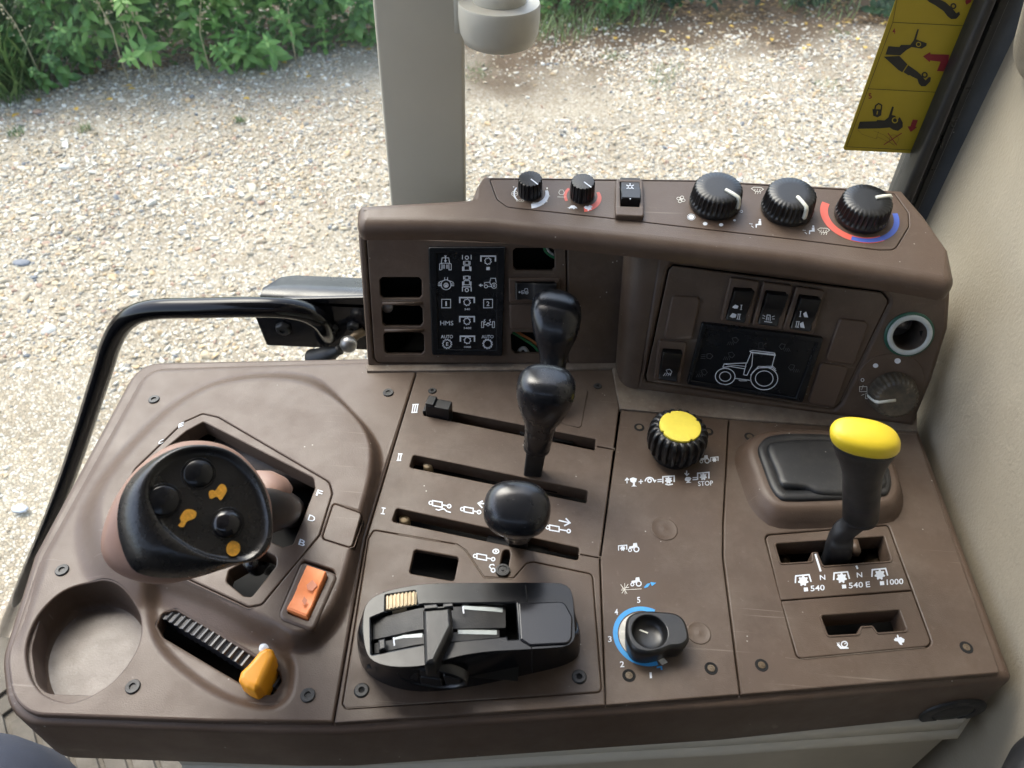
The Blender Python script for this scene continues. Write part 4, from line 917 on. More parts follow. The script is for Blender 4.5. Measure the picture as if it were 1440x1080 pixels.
# socket and wiper knob on the right face
Pr = PR
so = thing('power_socket', 'open round power socket with grey and green ring on the right switch face', 'socket', PR.hit(1278, 470), at(PR, 1278, 470, .0004))
def open_ring(pr): return loft([np.c_[ellipse(0, 0, r_, r_, 0, 48), np.full(48, z_)] for r_, z_ in pr])
mk('outer_ring', *open_ring([(.0165, 0), (.0165, .001), (.0155, .0018), (.0148, .0018)]), MT['green'], so, local=True, sharp=50)
mk('inner_ring', *open_ring([(.0149, .001), (.0147, .0028), (.0138, .0032), (.0118, .0031), (.0112, .0024)]), MT['greyring'], so, local=True, sharp=50)
mk('socket_barrel', *loft([np.c_[ellipse(0, 0, r_, r_, 0, 40), np.full(40, z_)] for r_, z_ in ((.0113, .0026), (.0108, .0), (.0104, -.010), (.0102, -.028))]), MT['browndk'], so, local=True)
mk('socket_floor', *lathe([(.0104, -.0265), (.0100, -.027), (.004, -.0272), (0, -.0272)], 40), MT['browndk'], so, local=True, sharp=30)
mk('contact', *box(Plane((0, 0, 0), (1, 0, 0), (0, 1, 0)), -.006, .001, .001, .007, -.010, -.0088), MT['steel'], so, local=True)
panel('knob_pad', PR.off(.0008), [tuple(p) for p in np.array([z7(*q) for q in smooth_poly([(1000, 560), (1020, 500), (1080, 462), (1160, 455), (1235, 480), (1268, 540), (1262, 620), (1215, 690), (1130, 700), (1040, 660)], 40)])], MT['brown2'], hs, t=.0008, bev=.0006)
wk = thing('wiper_knob', 'dusty ribbed black wiper knob below the power socket', 'knob', PR.hit(1254, 552), at(PR, 1254, 552, .001, R(195)))
mk('knob_cap', *lathe([(.0165, 0), (.0168, .001), (.0165, .003), (.0155, .010), (.0145, .0125), (.0130, .0138), (.009, .0135), (0, .013)], 160, lambda k, th, rr: rr*(1-.07*np.clip(.5-.5*np.cos(th*26), 0, 1)) if 1 < k < 6 else rr), mat('dusty_black_knob', (.022, .020, .018), .5, .3, 900, .3, 60, .55, (.34, .27, .17)), wk, local=True, sharp=50)
mk('pointer', *loft([[(x, -.0011, z-.001), (x, -.0009, z+.0008), (x, .0009, z+.0008), (x, .0011, z-.001)] for x, z in ((.001, .0134), (.008, .0139), (.0125, .0140), (.0148, .0125), (.0160, .008), (.0170, .002))], False, True, True), MT['cream'], wk, local=True)
PW = PR.off(.0008)
S('wiper_scale', [('d', 1158, 482, 13, 11), ('d', 1069, 501, 11, 9), ('c', 1016, 559, 6, 2.4)], PW, 'print', right, z7)
S('washer_symbol', [('l', [(1004, 586), (1034, 586), (1034, 606), (1004, 606)], 2.4, True), ('l', [(1019, 580), (1012, 600)], 2.2), ('l', [(1030, 612), (1050, 612), (1046, 636), (1028, 634)], 2.4, True), ('l', [(1010, 622), (1024, 616)], 2.4), ('l', [(1042, 608), (1052, 604)], 2.2)], PW, 'printw', right, z7)

for d_ in ([(925, 536), (1000, 547), (1080, 560), (1165, 573)], [(1183, 563), (1215, 497), (1249, 428)], [(1160, 511), (1200, 517)], [(919, 536), (955, 541)]):
    symbol('dust_line', PR.off(.0008), [('l', d_, .8)], MT['crud'], rplate)
for d_ in ([(537, 422), (592, 423)], [(541, 500.5), (597, 500.5)], [(722, 383.5), (779, 384)]): symbol('dust_line', PL.off(.0008), [('l', d_, .8)], MT['crud'], lplate)
mk('side_wall', *box(PL, .0012, .0038, .002, .108, -.040, -.003), MT['brown'], hs)

# ================================================================== PRINT ON THE CONSOLE
z3 = ZM(480, 500, 3.4286); z5 = ZM(840, 540, 3.6); z8 = ZM(1020, 560, 3.4286); z6 = ZM(0, 780, 3.6); z6b = ZM(840, 780, 3.6); z1 = ZM(0, 500, 2.5714); zr = ZM(1040, 780, 3.6)
def SP(name, prims, parent, X, m_='print', P=PZ): return symbol(name, P, prims, MT[m_], parent, X)
def roman(cx, cy, n, ux, uy, parent):       # numeral lying along the slot
    pr = []; w = 9*n+3
    for s in (-1, 1): pr.append(('l', [(cx-w*ux[0]/2+s*uy[0]*15, cy-w*ux[1]/2+s*uy[1]*15), (cx+w*ux[0]/2+s*uy[0]*15, cy+w*ux[1]/2+s*uy[1]*15)], 5.5))
    for k in range(n):
        o = (k-(n-1)/2)*11; pr.append(('l', [(cx+ux[0]*o-uy[0]*15, cy+ux[1]*o-uy[1]*15), (cx+ux[0]*o+uy[0]*15, cy+ux[1]*o+uy[1]*15)], 5.5))
    SP('roman_numeral', pr, parent, z3)
roman(355, 256, 3, (.97, -.05), (-.2, 1.25), lev); roman(281, 491, 2, (1, .02), (-.22, 1.05), lev); roman(202, 750, 1, (1.6, .25), (-.15, .9), lev)
def ram(x, y, w=60, rod=34, hook=0):
    a = .18; f = lambda u, v: (x+u, y+v+u*a)
    return [('l', [f(0, -12), f(w, -12), f(w, 12), f(0, 12)], 5.5, True), ('c', *f(-9, 1), 8, 5), ('l', [f(w, 1), f(w+rod-8, 1)], 6), ('c', *f(w+rod, 1), 8, 6)]
SP('ram_symbol', ram(440, 712, 46, 34)+[('l', [(455, 742), (470, 747), (482, 742), (495, 740), (508, 752), (528, 758)], 5.5)], lev, z3)
SP('ram_symbol', ram(592, 742, 44, 28)+[('l', [(700, 716), (664, 714)], 7), ('l', [(682, 702), (660, 714), (680, 736)], 7)], lev, z3)
SP('ram_symbol', ram(1004, 830, 46, 46)+[('l', [(1048, 796), (1100, 808)], 6), ('l', [(1082, 786), (1102, 808), (1074, 822)], 7)], lev, z3)
SP('ram_symbol', ram(654, 968, 46, 32), lev, z3)
SP('lock_symbol', [('c', 745, 945, 14, 6, 10), ('d', 745, 945, 5)], lev, z3)
SP('unlock_symbol', [('c', 732, 1036, 9, 6, 9), ('l', [(722, 1028), (714, 1020), (718, 1010), (732, 1008), (738, 1014)], 5)], lev, z3)
# selector panel print
tr2 = lambda cx, cy, s, fl=1: [('c', cx-22*s*fl, cy+10*s, 8*s, 4.5*s), ('c', cx+12*s*fl, cy+6*s, 13*s, 6*s), ('p', [(cx-28*s*fl, cy), (cx-26*s*fl, cy-8*s), (cx-6*s*fl, cy-12*s), (cx-4*s*fl, cy-26*s), (cx+14*s*fl, cy-28*s), (cx+18*s*fl, cy-10*s), (cx+2*s*fl, cy-8*s), (cx-6*s*fl, cy+2*s)])]
def pto(x, y, s, a=0.): return [('l', [(x-26*s, y+18*s), (x-26*s, y-12*s), (x+26*s, y-16*s), (x+26*s, y+12*s)], 6*s), gearfill(x, y+4*s, 14*s)]
def gearfill(cx, cy, r, teeth=7):
    pts = []
    for i in range(teeth*4):
        a = 2*math.pi*(i+.5)/(teeth*4); rr = r*(1.22 if i % 4 < 2 else .9); pts.append((cx+rr*math.cos(a), cy+rr*math.sin(a)))
    return ('p', pts)
SP('tractor_pto_symbol', tr2(545, 385, .85)+pto(592, 382, .72), sel, z5)
SP('pull_symbol', [('l', [(150, 504), (150, 480)], 5), ('l', [(140, 490), (150, 478), (160, 488)], 5), ('p', [(164, 480), (180, 474), (200, 480), (196, 496), (190, 500), (190, 514), (200, 520), (172, 520), (180, 514), (180, 502), (168, 496)])], sel, z5)
SP('plus_sign', [('l', [(209, 496), (231, 494)], 5), ('l', [(220, 484), (220, 507)], 5)], sel, z5)
SP('turn_symbol', [('l', arc(264, 494, 22, 20, 180, 350), 6), ('c', 264, 490, 9, 6), ('p', [(280, 488), (300, 486), (290, 502)])], sel, z5)
SP('equals_sign', [('l', [(304, 486), (326, 484)], 5), ('l', [(304, 496), (326, 494)], 5)], sel, z5)
SP('pto_symbol', pto(360, 484, 1.1)+[('l', [(344, 508), (360, 512), (382, 508)], 6)], sel, z5)
SP('push_symbol', [('l', [(452, 440), (452, 462)], 6), ('l', [(442, 452), (453, 464), (464, 454)], 6), ('p', [(442, 482), (450, 472), (468, 472), (476, 480), (468, 492), (462, 494), (476, 500), (448, 502), (456, 494), (444, 490)])], sel, z5)
SP('equals_sign', [('l', [(482, 476), (504, 474)], 5), ('l', [(482, 486), (504, 484)], 5)], sel, z5)
SP('pto_symbol', pto(536, 466, 1.1), sel, z5)
text('STOP', PZ, z5(510, 518), z5(586, 514), 24/3.6, MT['print'], sel)
SP('tractor_front_pto_symbol', tr2(186, 832, .95)+pto(128, 830, .8), sel, z5)
SP('field_symbol', tr2(198, 1006, .95), sel, z5)
SP('blue_arrow_mark', [('p', [(236, 1030), (252, 1012), (268, 1010), (256, 1028), (240, 1034)]), ('p', [(268, 1004), (298, 1008), (276, 1024)])], sel, z5, 'blue')
SP('ground_mark', [('l', [(120, 1044), (224, 1038)], 3), ('l', [(118, 1016), (150, 1062)], 3), ('l', [(156, 1014), (124, 1060)], 3), ('l', [(124, 1036), (160, 1030)], 3), ('l', [(138, 1010), (140, 1066)], 2.5)], sel, z5, 'printw')
for s, a, b in (('5', (202, 246), (218, 245)), ('4', (88, 306), (105, 305)), ('3', (55, 444), (73, 443)), ('2', (115, 571), (136, 570)), ('1', (266, 627), (277, 626))):
    text(s, PZ, z6b(*a), z6b(*b), 30/3.6, MT['print'], sel)
# range panel print
for (x, y, lab, a, b) in ((373, 876, '540', (411, 932), (479, 927)), (558, 862, '540', (595, 918), (664, 913)), (742, 846, '1000', (778, 902), (858, 897))):
    SP('pto_symbol', [('l', [(x-36, y+16), (x-34, y-18), (x+30, y-24), (x+40, y+10)], 7), gearfill(x+2, y+6, 21)], g1, z8)
    SP('square_mark', [('p', [(a[0]-34, a[1]-18), (a[0]-14, a[1]-19), (a[0]-12, a[1]-1), (a[0]-32, a[1]+1)])], g1, z8)
    text(lab, PZ, z8(*a), z8(*b), 27/3.43, MT['print'], g1)
text('E', PZ, z8(678, 913), z8(698, 911), 27/3.43, MT['print'], g1)
text('N', PZ, z8(456, 878), z8(482, 876), 24/3.43, MT['print'], g1); text('N', PZ, z8(634, 866), z8(660, 864), 24/3.43, MT['print'], g1)
SP('gate_line', [('l', [(433, 752), (459, 836)], 9)], g1, z8); SP('gate_line', [('l', [(630, 808), (638, 824)], 9)], g1, z8)
SP('snail_symbol', [('c', 530, 454, 15, 6, 14), ('l', [(530, 454), (538, 448)], 5), ('p', [(492, 458), (500, 452), (516, 468), (550, 470), (552, 477), (510, 478)]), ('l', [(497, 456), (492, 446)], 3), ('l', [(503, 454), (502, 444)], 3)], g2, zr)
SP('hare_symbol', [('p', [(780, 432), (790, 420), (798, 424), (796, 406), (802, 408), (806, 420), (816, 418), (834, 430), (832, 444), (820, 448), (824, 458), (812, 456), (800, 440), (786, 438)])], g2, zr)
# tray print
for s, a, b, h in (('F', (1142, 506), (1162, 512), 26), ('D', (1112, 596), (1136, 604), 26), ('B', (1078, 684), (1100, 692), 26), ('E', (645, 262), (664, 254), 18), ('C', (572, 324), (590, 316), 18)):
    text(s, PG1, z1(*a), z1(*b), h/2.57, MT['print'], gate, up=(.27*h/2.57, -.8*h/2.57) if s in 'FDB' else (.05*h, -.3*h))
P045 = PZ.off(-.0044)
SP('arrow_symbol', [('l', [(966, 244), (958, 300)], 6), ('l', [(944, 282), (956, 304), (980, 284)], 6)], tray, z6, 'printw', P045)

# ================================================================== LEVERS
def ring3(c, ex, ey, rx, ry, n=32, e=2.3):
    s = superel(rx, ry, n, e); return c+s[:, :1]*ex+s[:, 1:]*ey
def axis_frame(base, head, xhint=(1, 0, 0)):
    z = _n(head-base); x = np.array(xhint, float); x = _n(x-z*x.dot(z)); y = np.cross(z, x)
    m = Matrix.Identity(4)
    for j, a in enumerate((x, y, z)):
        for i in range(3): m[i][j] = a[i]
    m[0][3], m[1][3], m[2][3] = base; return m
def solve_head(base, px, py, L):
    best = None
    for z in np.linspace(.02, .2, 721):
        h = U(px, py, z); d = abs(np.linalg.norm(h-base)-L)
        if best is None or d < best[0]-1e-6: best = (d, h)
    return best[1]
OX, OY, OZ = np.eye(3)
def build_spool(base, head, label, tilt=0.):
    m = axis_frame(base, head); t = thing('spool_lever', label, 'lever', base, m, 'black spool valve levers in the three slots')
    L = .088
    V_, F_ = loft([ring3(np.array((0, 0, z)), OX, OY, a, b, 16, 6) for z, a, b in ((-.03, .0062, .0038), (.0, .0062, .0038), (.03, .0066, .0042), (.040, .0070, .0050))], True, True, True)
    mk('lever_bar', V_, F_, MT['blackm'], t, local=True, sharp=50)
    pr = [(.032, .0080, .0076), (.0325, .0089, .0084), (.0345, .0091, .0086), (.0352, .0085, .0081), (.036, .0091, .0086), (.050, .0096, .0089), (.058, .0107, .0097), (.066, .0136, .0118), (.073, .0160, .0134), (.080, .0176, .0146), (.087, .0184, .0153), (.0925, .0178, .0148), (.0965, .0155, .0128), (.0990, .0115, .0095), (.1000, .006, .005), (.1002, .0005, .0005)]
    rr3 = []
    for z, a, b in pr:
        f = sstep(np.array((z-.052)/.03)); A = tilt*float(f); rr3.append(ring3(np.array((0, -.006*float(f)*(tilt > 0), z)), _n(OX-OZ*.18*A), OY*math.cos(A)+OZ*math.sin(A), a, b, 40, 2.45))
    mk('knob_grip', *loft(rr3, True, True, True), MT['knobk'], t, local=True)
    return t
MT['knobk'] = mat('black_lever_knob', (.009, .010, .013), .26, .06, 1200, .1, 9, .03, speck=.25, rvar=.05)
B2 = U(748, 672, -.006); B1 = U(729, 762, -.006); B3 = U(772, 606, -.006)
sp1 = build_spool(B1, solve_head(B1, 727, 716, .088), 'black mushroom knob lever in slot I, nearest and largest of the three')
sp2 = copy_tree(sp1, axis_frame(B2, solve_head(B2, 768, 546, .088)), label='black mushroom knob lever in slot II, standing between the other two')
sp3 = build_spool(B3, solve_head(B3, 784, 407, .088), tilt=R(34), label='black mushroom knob lever in slot III, farthest and in front of the switch plate')
for i, (b, lab) in enumerate(((U(748, 672, -.004), 0), (U(729, 762, -.004), 0), (U(772, 606, -.004), 0))):
    pb = Plane(b, (1, 0, 0), (0, 1, 0)); d = _n(U(825, 690)-U(581, 640)); 
    pb = Plane(b, d, np.cross((0, 0, 1), d)); mk('slot_slider', *box(pb, -.021, .019, -.0042, .0042, -.006, -.0045+.0005*i), MT['dark'], lev)
# small black cap in slot III and the lock pin
sc_ = thing('slider_cap', 'square black plastic cap at the left end of slot III', 'slider', U(618, 578, 0))
d = _n(U(838, 618)-U(598, 571)); PS = Plane(U(619, 581, 0), d, np.cross((0, 0, 1), d))
def bbox(P, u0, u1, v0, v1, h0, h1, b=.0008):
    q = [(u0, v0, b), (u1, v0, b), (u1, v1, b), (u0, v1, b)]
    return dict(P=P.off(h1), outer=q, t=h1-h0, bev=b, uv=True)
panel('cap_body', material=MT['black'], parent=sc_, **bbox(PS, -.0095, .0085, -.0045, .0045, -.006, .0105))
panel('cap_step', material=MT['black'], parent=sc_, **bbox(PS, -.0095, -.003, -.0045, .0045, .0108, .0125))
panel('cap_foot', material=MT['black'], parent=sc_, **bbox(PS, -.0125, -.0100, -.0038, .0038, -.004, .003))
lp = thing('lock_pin', 'small round black lock pin in the short slot below slot I', 'pin', U(707, 803, 0))
V_, F_ = lathe([(.0045, -.010), (.0047, .0008), (.0042, .0018), (.0030, .0018), (.0026, .0012), (.0010, .0012), (.0006, .0018), (0, .0018)], 24, lambda k, th, rr: rr*(1-.06*(np.sin(th*12) > 0)) if k < 2 else rr); mk('pin_head', V_, F_, MT['black'], lp, local=True, sharp=40)

# range lever with yellow cap
rb = U(1180, 786, -.012)
rt = thing('range_lever', 'black range lever with bright yellow cap in the gate by the rubber cover', 'lever', rb)
k0, k1_, k2_, k3_ = U(1176, 783, -.008), U(1180, 768, .006), U(1186, 748, .020), U(1208, 728, .034)
Pth = [k0-np.array((0, 0, .03)), k0, k1_, k2_, (k2_*.45+k3_*.55)+np.array((0, 0, -.001)), k3_]; Pc = crv(Pth, 4); rr_ = np.linspace(0, 1, len(Pc))
fr = frames(Pc); rings = [ring3(c, OX, OY*.8+OZ*.6 if s > .5 else OY, .0072+.0012*math.sin(6*s)+.002*max(0, s-.7), .0062, 24, 3) for c, s in zip(Pc, rr_)]
mk('crank_arm', *loft(rings, True, True, True), MT['blackm'], rt)
hb = U(1210, 727, .031); ht = U(1215, 606, .118); az = _n(ht-hb); Lh = np.linalg.norm(ht-hb)
ex = _n(np.array((.97, -.12, -.22))); ex = _n(ex-az*ex.dot(az)); ey = np.cross(az, ex)
def hr(s, rx, ry, dx=0., dy=0., tl=0., e=2.3):
    c = hb+az*Lh*s+ex*dx+ey*dy; exx = _n(ex-az*tl); return ring3(c, exx, ey, rx, ry, 40, e)
grip = [(0, .0088, .0085), (.005, .0100, .0096), (.03, .0104, .0099), (.045, .0102, .0097), (.05, .0096, .0093), (.055, .0103, .0098), (.30, .0104, .0098), (.50, .0106, .0098), (.60, .0112, .0098, .0002, 0, .02), (.70, .0128, .0098, .0003, 0, .06), (.78, .0150, .0099, .0004, 0, .14), (.85, .0168, .0101, .0005, 0, .22), (.90, .0176, .0103, .0006, 0, .28)]
mk('handle_grip', *loft([hr(*g) for g in grip], True, True, True), MT['blackm'], rt)
cap = [(.895, .0178, .0105, .0006, 0, .28), (.905, .0181, .0108, .0006, 0, .29), (.94, .0182, .0109, .0006, 0, .30), (.97, .0172, .0102, .0006, 0, .30), (.99, .0150, .0088, .0006, 0, .29), (1.0, .0112, .0066, .0006, 0, .28), (1.006, .006, .0036, .0006, 0, .26), (1.007, .0004, .0004, .0006, 0, .26)]
mk('yellow_cap', *loft([hr(*g) for g in cap], True, True, True), MT['yellow'], rt)
cc_ = hb+az*Lh*1.0505+ex*.003; 

# yellow round knob
yc = U(957, 598, .029); yb = np.array((yc[0], yc[1], ZC))
yk = thing('pto_knob', 'round knob with flat yellow face and chunky black ribbed rim', 'knob', yb, Matrix.Rotation(0, 4, 'Z'))
def lug(k, th, rr):
    if k in (0, 1, 12, 13): return rr
    ph = th*21+k*.22; s = np.clip(np.sin(ph)*3.0, -1, 1)*.5+.5; return rr*(.875+.125*s)
mk('ribbed_rim', *lathe([(.015, -.004), (.0165, .005), (.0185, .006), (.0198, .0075), (.0206, .012), (.0208, .016), (.0206, .020), (.0202, .023), (.0192, .0252), (.0182, .0262), (.0172, .0266), (.0158, .0268), (.0146, .0270), (.0140, .0268)], 21*10, lug), MT['black'], yk, local=True, sharp=35)
mk('knob_stem', *lathe([(.0145, -.004), (.0145, .006), (0, .006)], 32), MT['tan'], yk, local=True)
def notch(k, th, rr): return rr*np.where((np.abs(np.mod(th+.3, math.pi/2)-math.pi/4) < .05) & (k < 4), .93, 1.0)
mk('yellow_face', *lathe([(.0142, .0262), (.0142, .0280), (.0140, .0284), (.0135, .0286), (.007, .0286), (0, .0286)], 96, notch), MT['yfelt'], yk, local=True, sharp=40)

# selector dial
dc = U(906.7, 894, 0); dl2 = thing('selector_dial', 'black teardrop dial inside a blue printed arc numbered 1 to 5', 'dial', dc)
arcs(PZ, 906.7, 894, .0158, .0186, 68, 292, 'blue', sel, .0186, .0002)
arcs(PZ, 906.7, 894, .0112, .0148, 105, 300, 'printw', sel, .0158, .0003)
SP('arc_arrow', [('p', [(318, 504), (356, 546), (328, 560), (300, 530)])], sel, z6b, 'printw'); SP('arc_hook', [('l', [(300, 572), (324, 568), (325, 584)], 8)], sel, z6b, 'blue')
DP = PZ.off(.0150)
dout = smooth_poly(np.array([DP.uv(*z6b(*p)) for p in [(165, 300), (230, 280), (320, 282), (395, 292), (440, 322), (462, 375), (466, 430), (430, 462), (370, 470), (320, 490), (250, 500), (185, 478), (150, 420), (145, 350)]]), 80)
if area(dout) < 0: dout = dout[::-1]
dcen = np.array(DP.uv(*z6b(266, 388))); dish = ellipse(dcen[0], dcen[1], .0100, .0100, 0, 40)
body = []
for d, z in ((.0014, -.001), (.0008, .004), (.0002, .010), (0, .0125), (.0006, .0142), (.0016, .0150)): body.append(np.c_[offset(dout, d), np.full(80, ZC+z)])
mk('dial_body', *loft(body, True), MT['black'], dl2)
panel('dial_top', DP, [tuple(p) for p in offset(dout, .0015)], MT['black'], dl2, holes=[[tuple(p) for p in dish[::-1]]], uv=True, t=.001, th=.002, bev=.0003, hbev=.0006)
mk('dial_dish', *loft([np.c_[dcen+(dish[::-1]-dcen)*s, np.full(40, ZC+z)] for s, z in ((1, .0135), (.97, .0115), (.88, .0095), (.7, .0082), (.4, .0076), (.02, .0075))], True, False, True), MT['black'], dl2)
symbol('pointer_line', PZ.off(.0078), [('l', [(190, 372), (256, 398)], 7)], MT['cream'], dl2, z6b)
for q_ in ([(130, 372), (146, 366)],): SP('tick', [('l', q_, 4)], sel, z6b)

# ================================================================== HITCH CONTROL UNIT
z4 = ZM(480, 780, 3.4286); hz = .034; PH = PZ.off(hz)
def angular(poly, c, n=140):
    out = []
    for t in np.linspace(0, 2*math.pi, n, endpoint=False):
        d = np.array((math.cos(t), math.sin(t))); best = 0
        for i in range(len(poly)):
            a = poly[i-1]-c; b = poly[i]-c; e = b-a; den = d[0]*e[1]-d[1]*e[0]
            if abs(den) < 1e-12: continue
            r = (a[0]*e[1]-a[1]*e[0])/den; s = (a[0]*d[1]-a[1]*d[0])/den
            if 0 <= s <= 1 and r > best: best = r
        out.append(c+d*best)
    return np.array(out)
Tt = smooth_poly(np.array([PH.uv(*z4(*p)) for p in [(106, 300), (125, 235), (180, 192), (290, 160), (440, 140), (700, 136), (1000, 136), (1080, 146), (1112, 190), (1122, 300), (1124, 400), (1085, 440), (1000, 450), (860, 458), (700, 468), (560, 490), (440, 525), (330, 540), (220, 535), (140, 500), (110, 420)]]), 200)
Bp = [PZ.uv(*z4(*p)) for p in [(76, 440), (90, 520), (140, 588), (250, 640), (380, 660), (520, 652), (700, 622), (920, 572), (1090, 532), (1150, 495), (1168, 440)]]+[PH.uv(*z4(*p)) for p in [(1140, 300), (1128, 170), (1070, 122), (900, 118), (440, 122), (270, 142), (150, 178), (95, 240), (80, 330)]]
Ba_s = smooth_poly(np.array(Bp), 200); hc = Tt.mean(0); Ta_ = angular(Tt, hc); Ba = angular(Ba_s, hc)
for _ in range(4): Ba = (np.roll(Ba, 1, 0)+Ba*2+np.roll(Ba, -1, 0))/4
hu = thing('hitch_control', 'glossy black hitch control unit with thumbwheel, dials and sliding block', 'hitch control', (hc[0], hc[1], ZC))
rings = []
for k, (g, z) in enumerate(((0, -.0005), (.015, .004), (.08, .012), (.19, .0195), (.34, .0255), (.52, .0296), (.70, .0320), (.86, .0334), (1.0, hz))): rings.append(np.c_[Ba+(Ta_-Ba)*g, np.full(len(Ba), ZC+z)])
mk('unit_shell', *loft(rings, True), MT['gloss2'], hu)
opening = [(142, 306, 6), (250, 262), (400, 240), (842, 232, 4), (856, 405, 4), (806, 408), (800, 392), (400, 430), (240, 462), (146, 482, 6)]
def hpx(pts): return [(*z4(p[0], p[1]), (p[2]/3.43 if len(p) > 2 else 0)) for p in pts]
o_uv = np.array([PH.uv(*p) for p in fillet(hpx(opening))]); thumb = [(214, 196, 4), (355, 176, 4), (366, 238, 3), (212, 272, 4)]
th_uv = np.array([PH.uv(*p) for p in fillet(hpx(thumb))])
panel('unit_top', PH, [tuple(p) for p in Ta_], MT['gloss2'], hu, uv=True, holes=[[tuple(p) for p in o_uv], [tuple(p) for p in th_uv]], t=.001, th=.02, bev=.0001, hbev=.0009)
mk('unit_inside', *box(PZ, o_uv[:, 0].min()-.001, o_uv[:, 0].max()+.001, o_uv[:, 1].min()+.002, o_uv[:, 1].max()+.012, .012, .013), MT['dark'], hu)
def arcstrip(p0, p1, y0, y1, sag, zt, n=28, ridge=None, ref=None):
    """curved strip between crop px x=p0..p1; y0/y1 = (left,right) crop px rows of its two long edges"""
    rows = []; ns = n
    for i in range(ns+1):
        s = i/ns; sr = s if ref is None else (p0+(p1-p0)*s-ref[0])/(ref[1]-ref[0]); zz = zt-sag*(2*sr-1)**2; P_ = PZ.off(zz); x = p0+(p1-p0)*s
        ya = np.interp(s, [0, .35, 1], y0); yb_ = np.interp(s, [0, .35, 1], y1); rz = 0 if ridge is None else (ridge if i % 4 in (1, 2) else 0)
        a = P_.hit(*z4(x, ya)); b = P_.hit(*z4(x, yb_)); up = np.array((0, 0, rz)); dn = np.array((0, 0, -.012))
        rows.append([b+dn, b+up, a+up, a+dn])
    return loft(rows, False, True, True)
mk('dial_strip', *arcstrip(152, 792, (312, 258, 242), (410, 360, 352), .006, .0352), MT['blackm'], hu, sharp=50)
mk('dial_strip', *arcstrip(160, 762, (428, 385, 362), (476, 432, 402), .006, .0348), MT['blackm'], hu, sharp=50)
mk('white_scale', *arcstrip(585, 778, (246, 250, 256), (262, 268, 277), .006, .0355, ref=(152, 792)), MT['greyring'], hu, sharp=50)
mk('white_scale', *arcstrip(562, 750, (362, 362, 364), (382, 383, 386), .006, .0351, ref=(160, 762)), MT['greyring'], hu, sharp=50)
mk('white_scale', *arcstrip(250, 390, (402, 388, 378), (412, 402, 398), .006, .0351, ref=(160, 762)), MT['greyring'], hu, sharp=50)
SPh = lambda prims, m_='print', P=PZ.off(.0362): symbol('scale_mark', P, prims, MT[m_], hu, z4)
SPh([('l', [(586, 250), (590, 284)], 7)]); SPh([('l', [(252, 400), (256, 440)], 7)])
mk('thumbwheel', *arcstrip(216, 362, (204, 192, 180), (268, 255, 240), .0008, .0352, 32, .0012), MT['tan'], hu, sharp=25)
panel('slide_block', PZ.off(.0455), hpx([(392, 258, 8), (530, 245, 10), (537, 345, 10), (452, 520, 14), (400, 528, 12)]), MT['black'], hu, t=.014, bev=.0022)
panel('block_cap', PZ.off(.0468), hpx([(398, 242, 3), (460, 236, 3), (468, 252), (490, 250), (492, 234, 3), (538, 230, 3), (540, 250, 3), (400, 264, 3)]), MT['black'], hu, t=.004, bev=.0006)
panel('small_tab', PZ.off(.0362), hpx([(178, 410, 4), (212, 402, 4), (214, 452, 4), (180, 462, 4)]), MT['black'], hu, t=.004, bev=.0008)
panel('end_cover', PZ.off(.0352), hpx([(852, 232, 4), (1075, 224, 40), (1116, 300, 30), (1112, 428, 40), (910, 438, 3), (862, 408, 4)]), MT['gloss'], hu, t=.002, bev=.0009)
# four way pad on the front flank
def flank(px, py):
    gz = ((0, -.0005), (.015, .004), (.08, .012), (.19, .0195), (.34, .0255), (.52, .0296), (.70, .0320), (.86, .0334), (1.0, hz))
    for z in np.linspace(hz, 0, 120):
        g = np.interp(z, [q[1] for q in gz], [q[0] for q in gz]); w = U(px, py, z)
        if pip(Ba+(Ta_-Ba)*g, w[None, :2])[0]: return w
    return U(px, py, 0)
f0, f1, f2, f3 = flank(590, 951), flank(624, 950), flank(607, 958), flank(607, 940)
fc = (f0+f1+f2+f3)/4; pn = _n(np.cross(f1-f0, f3-f2)); fc = fc+pn*.0006; PQ = Plane(fc, (1, -.05, 0), np.cross(pn, (1, 0, 0))); 
sm_ = [PH.hit(*z4(916, y)) for y in (440, 450)]+[flank(*z4(918+(y-455)*.02, y)) for y in range(462, 568, 8)]
mk('seam_line', *tube(np.array(sm_)+np.array((0, 0, .0001)), .00035, 6), MT['dark'], hu)
mk('seam_line', *tube(np.array([flank(*z4(886, 132)), PH.hit(*z4(888, 150)), PH.hit(*z4(893, 190)), PH.hit(*z4(896, 228))]), .0003, 6), MT['dark'], hu)
pe = ellipse(0, 0, .0185, .0105, 0, 44)
def plr(P, uvp, h): return [P.w(p[0], p[1], h) for p in uvp]
mk('pad_ring', *loft([plr(PQ, pe*s, h) for s, h in ((1.06, -.004), (1.05, .0008), (1.0, .0016), (.95, .0008), (.92, -.0006))], True), MT['black'], hu)
for q_ in ([(-.0155, -.002), (-.0075, -.0062), (-.0062, .0062), (-.0150, .003)], [(.0160, -.002), (.0075, -.0066), (.0062, .0066), (.0155, .003)], [(-.0062, .0012), (.0050, .0012), (.0050, .0090), (-.0058, .0090)], [(-.0066, -.0092), (.0060, -.0092), (.0052, .0002), (-.0060, .0002)]):
    panel('pad_key', PQ.off(.0012), [(a, b*.95, .0012) for a, b in q_], MT['black'], hu, uv=True, t=.004, bev=.0009)

